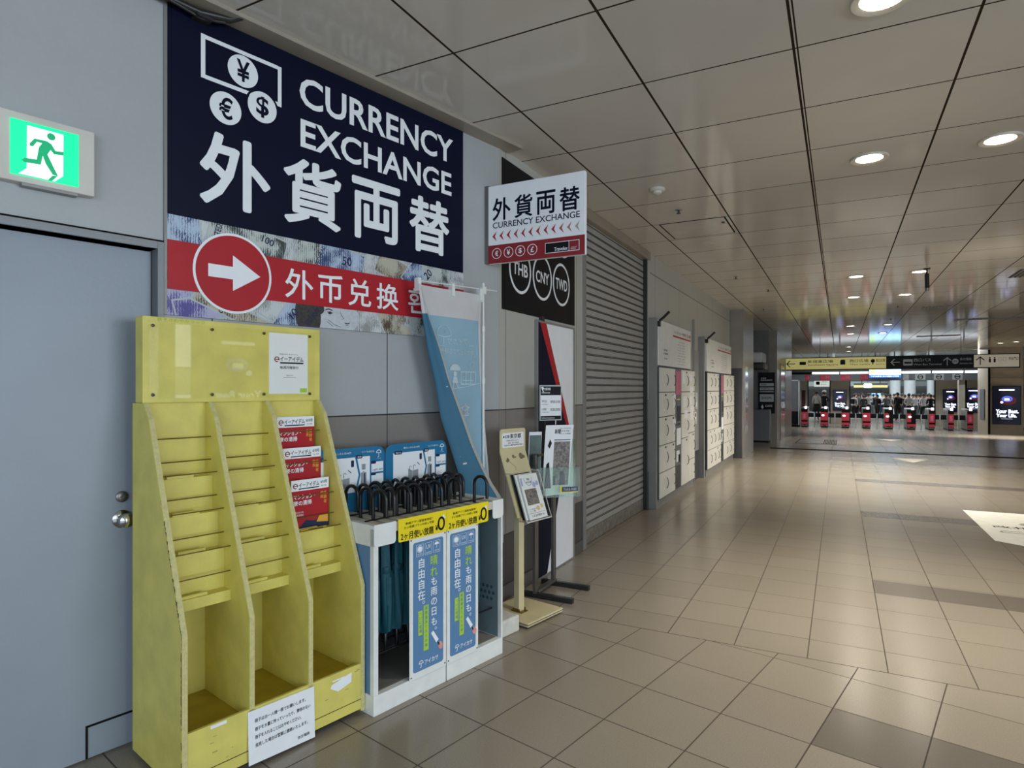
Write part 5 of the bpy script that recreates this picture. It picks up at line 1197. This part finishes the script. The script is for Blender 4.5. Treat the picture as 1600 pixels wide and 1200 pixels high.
# ------------------------------------------------------------------ ticket gates
def gate(x, wide, face, label, side='w'):
    t = T('ticket_gate', label, 'ticket gate', 'W', (x, 36.9, FZ), 'ticket gates in a row')
    h = wide/2
    t.part('cabinet', G().box(-h, h, -.88, .9, .06, .95), 'trim', bev=.015, local=True)
    t.part('plinth', G().box(-h+.01, h-.01, -.86, .88, 0, .06), 'black', local=True)
    f = t.part('front_cover', G().box(-h-.005, h+.005, -.905, -.88, .10, .96), 'dark', local=True)
    t.part('red_panel', G().rect(-h+.0, h, .37, .79, -.905, .006), 'gatered', f, local=True) if face != 'dark' else t.part('red_panel', G().rect(-h, -h*.05, .37, .79, -.905, .006), 'gatered', f, local=True)
    t.part('red_lower_panel', G().rect(-h, h, .15, .28, -.905, .006), 'gatered', f, local=True)
    t.part('floor_lamps', G().rect(-h+.03, -h+.10, .085, .135, -.906, .006).rect(h-.10, h-.03, .085, .135, -.906, .006), 'greyp', f, local=True)
    if face in ('oval', 'dark'): t.part('lit_oval', G().disc(-h*.35, .63, .075, -.912, .05), 'gatew', f, local=True)
    else: t.part('red_mark', G().rect(-h*.5, h*.5, .45, .70, -.912), 'pink', f, local=True)
    t.part('top_lamp', G().lathe([(.060, .95), (.062, 1.07), (.04, 1.09)], h*.35, -.78, n=18), 'gatew', smooth=True, local=True)
    t.part('card_reader', G().box(-h, h, -.55, -.2, .95, 1.0), 'darkg', bev=.02, local=True)
    t.part('top_cover', G().box(-h, h, .0, .85, .95, 1.02), 'lgrey', bev=.02, local=True)
    return t
GX = [(1257, .30, 'plain'), (1288, .34, 'oval'), (1321, .34, 'oval'), (1354, .34, 'oval'), (1389, .36, 'dark'), (1424, .36, 'dark'), (1456, .22, 'plain'), (1486, .22, 'plain'), (1516, .22, 'plain')]
on = ['first', 'second', 'third', 'fourth', 'fifth', 'sixth', 'seventh', 'eighth', 'ninth']
gx = []
for i, (px, wd, fc) in enumerate(GX):
    x = xat(px, 36.0); gx.append((x, wd))
    gate(x, wd, fc, 'red fronted ticket gate, %s from the left in the row' % on[i])
for i in range(8):
    a, b = gx[i][0]+gx[i][1]/2+.012, gx[i+1][0]-gx[i+1][1]/2-.012; m_ = (a+b)/2
    t = T('gate_flap', 'black gate flap pair between the %s and %s ticket gates' % (on[i], on[i+1]), 'gate flap', 'W', (m_, 36.5, FZ), 'black gate flaps')
    t.part('flap', G().box(a, m_-.03, 36.48, 36.52, FZ+.50, FZ+.73), 'black', bev=.01); t.part('flap', G().box(m_+.03, b, 36.48, 36.52, FZ+.50, FZ+.73), 'black', bev=.01)
    t.part('flap_post', G().box(m_-.02, m_+.02, 36.47, 36.53, FZ, FZ+.75), 'lgrey')
t = T('gate_end_cabinet', 'tall dark grey cabinet with pale frame at the left end of the gates', 'cabinet', 'W', (-2.05, 36.2, FZ))
x0, x1 = xat(1234, 36), xat(1249, 36)
t.part('body', G().box(x0, x1, 36.0, 36.8, FZ+.1, 2.0), 'greyp', bev=.01); t.part('plinth', G().box(x0+.02, x1-.02, 36.02, 36.78, FZ, FZ+.1), 'dark'); t.part('dark_lower_front', G().rect(x0+.03, x1-.03, FZ+.12, .35, 36.0, .006), 'black'); t.part('pale_frame', G().rect(x1-.05, x1, FZ+.1, 2.0, 36.0, .012).rect(x0, x1, 1.95, 2.0, 36.0, .012), 'lgrey')

# overhead frame with tube light and gate numbers
t = T('gate_fascia', 'long grey overhead fascia with white tube lights above the ticket gates', 'fascia', 'W', (2.0, 38.0, 2.0))
t.part('beam', G().box(-2.4, 7.4, 38.0, 38.25, 1.97, 2.32), 'greyp'); t.part('upper_beam', G().box(-2.4, 7.4, 38.02, 38.2, 2.45, 2.72), 'darkg')
t.part('hanger', G().box(-.6, -.54, 38.08, 38.14, 2.70, CEIL).box(4.0, 4.06, 38.08, 38.14, 2.70, CEIL), 'dmetal')
for a, b in ((1269, 1311), (1313, 1357), (1409, 1454), (1457, 1505), (1508, 1530)):
    t.part('tube_light', G().box(xat(a, 38), xat(b, 38), 37.98, 38.1, 2.335, 2.44), 'tube')
t.part('tube_housing', G().box(-2.4, 7.4, 38.1, 38.2, 2.32, 2.45), 'dark')
for a, b in ((1258, 1265), (1281, 1297), (1313, 1329), (1344, 1357)):
    p = t.part('red_plaque', G().rect(xat(a, 38), xat(b, 38), 1.99, 2.30, 38.0, .01), 'gatered')
    xa, xb = xat(a, 38), xat(b, 38); t.part('plaque_lettering', text(text(G(), '入口', xa+(xb-xa)*.1, xa+(xb-xa)*.45, 2.05, 2.16, 37.99, .02), '専用', xa+(xb-xa)*.55, xa+(xb-xa)*.92, 2.05, 2.24, 37.99, .02), 'pink', p)
for a, b in ((1411, 1420), (1430, 1446), (1459, 1475), (1488, 1504)):
    xa, xb = xat(a, 38), xat(b, 38)
    p = t.part('white_plaque', G().rect(xa, xb, 1.99, 2.29, 38.0, .01), 'lgrey')
    if b-a > 10: t.part('no_entry_symbol', G().ring((xa+xb)/2, 2.14, .125, .035, 37.99).rect((xa+xb)/2-.10, (xa+xb)/2+.10, 2.12, 2.16, 37.99), 'black', p)

# walls with openings behind the gates
g = G()
for a, b in ((-2.3, -1.68), (-.50, .495), (4.62, 7.6)): g.box(a, b, 40.9, 41.25, FZ-.02, 2.06)
g.box(-2.3, 7.6, 40.9, 41.25, 2.05, 3.0)
struct('wall_gates', g, 'beige')
g = G()
for x in (-1.68, -.52, .50, 4.58): g.box(x, x+.05, 40.86, 40.9, FZ, 2.05)
struct('trim_9', g, 'dark')
struct('trim_10', G().box(-2.0, -1.8, 40.88, 40.9, .2, 1.45), mat('dark_red_strip', (66, 16, 20), .5))
struct('wall_post', G().box(5.36, 5.62, 38.6, 39.0, FZ, 3.0), mat('pale_post', (206, 200, 184), .35))
struct('trim_11', G().box(5.62, 5.70, 38.62, 38.95, FZ, 3.0), 'dark')

def ad(name, label, x0, x1, z0, z1, y, grp='digital posters with white lettering on dark screens', fr_='W'):
    t = T(name, label, 'digital poster', fr_, ((x0+x1)/2, y, z0), grp); w_, h_ = x1-x0, z1-z0
    t.part('screen_housing', G().box(x0-.02, x1+.02, y-.05, y, z0-.02, z1+.02), 'black', bev=.005); yy = y-.05
    t.part('dark_screen', G().rect(x0, x1, z0, z1, yy, .004), 'screen'); yy -= .004
    cx, cz = x0+w_*.5, z0+h_*.66
    t.part('warm_glow_area', G().disc(cx+w_*.06, cz-h_*.03, w_*.30, yy, h_*.12), 'glowr')
    t.part('blue_ring', G().ring(cx+w_*.02, cz+h_*.01, w_*.19, w_*.05, yy-.002, rz=h_*.075), 'glowb')
    g = G().rrect(cx-w_*.08, cx+w_*.10, cz-h_*.03, cz+h_*.03, yy-.003, .02).disc(cx-w_*.18, cz-h_*.08, w_*.05, yy-.003)
    g.rrect(x0+w_*.22, x0+w_*.78, z0+h_*.89, z0+h_*.925, yy-.003, .01)
    text(g, 'Your Best.', x0+w_*.10, x0+w_*.93, z0+h_*.29, z0+h_*.39, yy-.003, .03); text(g, 'Your Life.', x0+w_*.12, x0+w_*.86, z0+h_*.18, z0+h_*.275, yy-.003, .03); text(g, 'www.yourbestyourlife.jp', x0+w_*.3, x0+w_*.7, z0+h_*.13, z0+h_*.145, yy-.003)
    t.part('white_lettering', g, 'glow')
    return t
ad('digital_poster', 'digital poster on the pillar between the two openings behind the gates', -.327, .332, .289, 1.438, 40.88)
ad('digital_poster', 'digital poster partly hidden behind the pale post right of the openings', 4.98, 5.60, .30, 1.48, 40.88)
ad('digital_poster', 'digital poster on the right wall behind the ninth ticket gate', 5.914, 6.75, .289, 1.55, 40.88)
# pillar across the passage whose lit posters mirror in the clear cover of the yellow rack
FRAMES['C'] = FA @ Matrix.Translation((0, -8, 0)) @ Matrix.Rotation(PI, 4, 'Z')
struct('pillar_opposite', G().box(-2.7, -.6, .0, .6, 0, CEIL+.01), 'beige', 'C')
ad('digital_poster', 'digital poster on the pillar across the passage, seen only as a reflection', -2.40, -1.34, .90, 2.48, -.01, fr_='C')
t = T('light_panel', 'tall lit white poster case on the pillar across the passage, seen only as a reflection', 'light box', 'C', (-.95, 0, 1.4))
t.part('case', G().box(-1.10, -.80, -.06, 0, 1.10, 2.62), 'trim', bev=.004); t.part('lit_face', G().rect(-1.07, -.83, 1.9, 2.59, -.06, .004).rect(-1.07, -.83, 1.13, 1.45, -.06, .004), mat('light_box_white', (240, 246, 250), .4, var=0, emit=3.0))
t.part('tinted_face', G().rect(-1.07, -.83, 1.46, 1.88, -.06, .004), mat('light_box_tint', (210, 224, 215), .4, var=.2, emit=1.0))
# beige pillar with the large digital poster
struct('pillar_beige', G().prism([(5.52, 34.3), (5.64, 33.25), (6.80, 33.1), (6.85, 34.6), (5.55, 34.9)], 'z', -.55, CEIL+.01), 'beige')
struct('trim_12', G().box(5.64, 5.71, 33.14, 33.30, -.45, 3.2), 'dark')
struct('trim_13', G().box(5.70, 6.78, 33.04, 33.1, 2.0, 2.012), 'dark')
ad('digital_poster', 'large digital poster on the beige pillar at the right edge of the picture', 5.78, 6.71, .046, 1.632, 33.09)
single('narrow_notice_board', G().box(-.02, .0, 0, .55, .30, 1.62), 'greyp', 'narrow grey board on the left side of the beige pillar', 'board', 'W', (0, 0, 0)).matrix_world = Matrix.Translation((5.585, 33.6, -.1)) @ Matrix.Rotation(math.radians(6), 4, 'Z')
struct('pillar_right', G().box(5.47, 6.9, 25.1, 26.4, -.3, CEIL+.01), 'beige')

# ------------------------------------------------------------------ the plaza beyond the gates, with people
for i, (a, b) in enumerate(((1390, 1407), (1412, 1431), (1448, 1460), (1300, 1306))):
    x0, x1 = xat(a, 60), xat(b, 60)
    struct('column_%d' % (i+1), G().lathe([((x1-x0)/2, -.5), ((x1-x0)/2, 5)], (x0+x1)/2, 60, n=24), 'plazaw', smooth=True)
t = T('plaza_sign', 'white hanging sign with black symbol seen through the left opening', 'sign', 'W', (-1.0, 43, 1.7))
x0, x1 = xat(1272, 43), xat(1296, 43)
t.part('board', G().box(x0, x1, 43, 43.08, 1.66, 2.1), mat('lit_sign_white', (225, 235, 230), .4, var=0, emit=.5)); t.part('symbol', G().rrect(x0+.10, x0+.32, 1.78, 1.98, 43, .05), 'black'); t.part('hanger', G().box(x0+.3, x0+.33, 43.02, 43.06, 2.1, 3.3), 'dmetal')
t.part('lettering', text(text(G(), 'JR線 出口', x0+.40, x1-.10, 1.90, 2.0, 43, .005), 'Exit', x0+.40, x0+.7, 1.78, 1.84, 43), 'greyp')
t = T('plaza_sign', 'long yellow strip sign over the crowd in the plaza', 'sign', 'W', (2.0, 53, 1.6))
x0, x1 = xat(1334, 53), xat(1387, 53)
t.part('board', G().box(x0, x1, 53, 53.1, 1.62, 1.80), 'signy'); t.part('dark_strip', G().box(x0, x1, 53, 53.1, 1.80, 1.93), 'darkg'); t.part('hanger', G().box(x0+.5, x0+.55, 53.02, 53.06, 1.9, 4.9).box(x1-.5, x1-.45, 53.02, 53.06, 1.9, 4.9), 'dmetal')
t = T('globe_lamp', 'glowing white drum lamp above the crowd in the plaza', 'lamp', 'W', (xat(1356, 50), 50, 1.6))
t.part('shade', G().lathe([(.20, 0), (.25, .05), (.25, .24), (.20, .30)], n=24), 'tube', local=True, smooth=True); t.part('cord', G().tube([(0, 0, .3), (0, 0, 3.3)], .015, 6), 'dmetal', local=True)
t = T('plaza_screen', 'small glowing blue screen above the heads of the crowd', 'screen', 'W', (xat(1369, 55), 55, 1.0))
x0, x1 = xat(1362, 55), xat(1377, 55); t.part('screen_face', G().box(x0, x1, 55, 55.1, .78, 1.18), mat('screen_sky', (120, 190, 240), .3, var=0, emit=1.6)); t.part('stand', G().box((x0+x1)/2-.05, (x0+x1)/2+.05, 55.1, 55.2, FZ, .8), 'dmetal')
struct('wall_plaza_dark', G().box(-3.0, 3.2, 62.0, 62.3, -.5, 1.45), mat('dark_shopfront', (44, 44, 46), .4, var=.4, scale=1.5))
struct('wall_plaza_pale', G().box(-3.5, 8.5, 61.5, 62.2, 1.75, 2.15), mat('pale_fascia', (180, 192, 192), .4))

def body_mesh(pose, kind):
    r = random.Random(pose*7+1)
    lean = (.0, .06, -.04, .03)[pose % 4]; st = (.0, .14, .06, .22)[pose % 4]; arm = (0, 1, 2, 3)[pose % 4]
    V = [(0, 0, .92)]; R = [.145]; E = []
    def add(p, par, rad): V.append(p); R.append(rad); E.append((par, len(V)-1)); return len(V)-1
    a = add((0, lean*.4, 1.08), 0, .125); b = add((0, lean*.8, 1.25), a, .150); c = add((0, lean, 1.38), b, .130)
    n = add((0, lean-.01, 1.46), c, .058); h = add((0, lean-.03, 1.55), n, .088); h2 = add((0, lean-.025, 1.635), h, .085)
    for s_ in (-1, 1):
        hp = add((s_*.085, 0, .86), 0, .100); kn = add((s_*.095, -s_*st*.5-.02, .47), hp, .062); an = add((s_*.10, -s_*st+.04, .09), kn, .042); add((s_*.11, -s_*st-.09, .04), an, .036)
        sh = add((s_*.175, lean, 1.37), c, .062)
        if arm == 0: el = add((s_*.22, lean+.02, 1.10), sh, .045); ha = add((s_*.22, lean-.05, .86), el, .035)
        elif arm == 1: el = add((s_*.22, lean-.04, 1.11), sh, .045); ha = add((s_*.10, lean-.26, 1.20), el, .034)
        elif arm == 2: el = add((s_*.23, lean+.05*s_, 1.10), sh, .045); ha = add((s_*.23, lean-.12*s_-.05, .88), el, .034)
        else: el = add((s_*.24, lean-.02, 1.12), sh, .045); ha = add((s_*.18, lean-(.22 if s_ > 0 else .02), 1.05 if s_ > 0 else .88), el, .034)
        hd = Vector(V[ha])-Vector(V[el]); hd.normalize(); add(tuple(Vector(V[ha])+hd*.09), ha, .024)
    me = bpy.data.meshes.new('person_skeleton'); me.from_pydata(V, E, []); o = bpy.data.objects.new('sk', me); COL.objects.link(o)
    sk = o.modifiers.new('skin', 'SKIN'); o.modifiers.new('sub', 'SUBSURF').levels = 1; sk.use_smooth_shade = True
    for i, v in enumerate(me.skin_vertices[0].data): v.radius = (R[i], R[i]*(.72 if i < 4 else 1)); v.use_root = (i == 0)
    dg = bpy.context.evaluated_depsgraph_get(); out = bpy.data.meshes.new_from_object(o.evaluated_get(dg)); bpy.data.objects.remove(o)
    out.name = 'person_body'
    return out, lean
def person(pose, top, bottom, x, y, rz, label, bag=None, hat=None, scale=1.0, skirt=False):
    me, lean = body_mesh(pose, 0); me.materials.clear()
    for m_ in (top, bottom, M['skin'], M['hair']): me.materials.append(m_)
    for p in me.polygons:
        c = p.center
        if c.z > 1.44: i = 2
        elif c.z > .93 and not (abs(c.x) > .17 and c.z < .92): i = 0
        elif c.z < .09: i = 3
        else: i = 1
        if (c.z < .99 and abs(c.x) > .185) or (c.y < lean-.22 and 1.0 < c.z < 1.3): i = 2
        p.material_index = i; p.use_smooth = True
    o = bpy.data.objects.new('person', me); COL.objects.link(o)
    o.matrix_world = Matrix.Translation((x, y, FZ)) @ Matrix.Rotation(rz, 4, 'Z') @ Matrix.Scale(scale, 4)
    o['label'] = label; o['category'] = 'person'; o['group'] = 'people in the plaza beyond the gates'
    hy = lean-.028
    g = G(); v = []; f = []; n = 16
    for j in range(7):
        th = PI*.5*j/6
        for k in range(n):
            ph = 2*PI*k/n; v.append((.098*math.cos(ph)*math.cos(th), hy+.012+.108*math.sin(ph)*math.cos(th), 1.60+.125*math.sin(th)-(.055*max(0, math.sin(ph))*(1-j/6))))
    for j in range(6):
        for k in range(n): f.append((j*n+k, j*n+(k+1) % n, (j+1)*n+(k+1) % n, (j+1)*n+k))
    mk('hair', g.add(v, f), 'hair', o, smooth=True)
    if skirt: mk('skirt', G().lathe([(.15, .98), (.20, .75), (.25, .52), (.235, .52)], n=20), bottom, o, smooth=True)
    if hat: mk('hat', G().lathe([(.155, 1.655), (.105, 1.665), (.10, 1.74), (.06, 1.765)], 0, hy, n=20), hat, o, smooth=True)
    if bag: mk('backpack', G().box(-.14, .14, lean+.11, lean+.25, 1.02, 1.38), bag, o, bev=.04)
    return o
CW = mat('white_shirt', (222, 224, 226), .8); CB = mat('black_cloth', (26, 27, 32), .8); CN = mat('navy_cloth', (34, 42, 66), .8); CG = mat('grey_cloth', (110, 114, 118), .8); CT = mat('beige_cloth', (176, 166, 148), .8); CD = mat('dark_grey_cloth', (58, 60, 64), .8); CK = mat('pale_dress_cloth', (206, 206, 204), .8)
cl = {'w': (CW, 'white shirt'), 'b': (CB, 'black top'), 'g': (CG, 'grey top'), 't': (CT, 'beige top'), 'n': (CN, 'navy top'), 'd': (CD, 'dark grey top'), 'k': (CK, 'pale dress')}
cr = random.Random(4)
pp = [(1276, 44.6, 'k', 'b', 'pale dress', 1.12, None), (1288, 44.2, 'b', 'b', 'white brimmed hat', 1.12, 'hat'),
      (1334, 47, 'w', 'b', 'white shirt and black backpack, leftmost of the crowd', 1.0, 'bag'), (1342, 48.5, 'g', 'b', 'grey top behind the white shirt at the left', 1, None), (1349, 47.5, 'd', 'b', 'dark grey top beneath the drum lamp', .97, None),
      (1357, 47, 'w', 'b', 'white shirt and dark trousers under the drum lamp', 1.03, None), (1364, 50, 'b', 'g', 'black top left of the blue screen', 1, None), (1371, 47, 'b', 'b', 'black clothes in front of the blue screen', .98, 'bag'),
      (1378, 50, 'w', 'n', 'white shirt right of the blue screen', 1.03, None), (1384, 47.5, 'g', 'b', 'grey top and black trousers before the pale column', 1, None), (1391, 47, 'w', 'b', 'white shirt in front of the first pale column', 1, 'bag'),
      (1397, 49.5, 'n', 'b', 'navy top near the first pale column', 1, None), (1403, 46.6, 'b', 'b', 'black clothes and black backpack, tallest in the middle', 1.07, 'bag'), (1409, 49, 't', 'd', 'beige top between the two pale columns', 1, None),
      (1414, 47.5, 'b', 'n', 'black top before the second column', .98, None), (1420, 47, 'w', 'b', 'white shirt before the second pale column', 1.03, None), (1426, 48.5, 'd', 'b', 'dark grey top right of the second column', 1, None),
      (1431, 47, 'w', 'g', 'white shirt and grey trousers right of the columns', 1, None), (1437, 49.5, 'b', 'b', 'black clothes far right behind others', 1, None), (1443, 46.8, 'w', 'b', 'white shirt with black backpack at the right', 1.02, 'bag'),
      (1449, 49, 'g', 'b', 'grey top near the right column', 1, None), (1454, 47, 'b', 'b', 'black clothes near the right end of the opening', 1, None), (1459, 48.5, 'w', 'n', 'white shirt, rightmost of the crowd', .98, None)]
for i, (px, y, a, b, lab, sc_, ex) in enumerate(pp):
    lab2 = 'person with ' + lab if lab.startswith(('white brimmed', 'pale dress')) else 'person in ' + lab
    if i == 0: lab2 = 'person in a pale dress walking behind the left opening'
    if i == 1: lab2 = 'person in black with a white brimmed hat behind the left opening'
    y += (i % 3-1)*.7
    person(i % 4, cl[a][0], cl[b][0], xat(px, y), y, cr.uniform(-.7, .7)+(PI if cr.random() < .6 else 0), lab2, bag=M['black'] if ex == 'bag' else None, hat=M['white'] if ex == 'hat' else None, scale=sc_*.965, skirt=(i == 0))

for i in range(12):            # second line of the crowd, heads between the others
    px = 1338+i*10.4; y = 53+(i % 3)*1.1
    person((i+1) % 4, (CB, CG, CD, CN)[i % 4], CB, xat(px, y), y, cr.uniform(-2, 2), 'person in dark clothes in the back line of the crowd, %s from the left' % (on+['tenth', 'eleventh', 'twelfth'])[i], scale=.97)
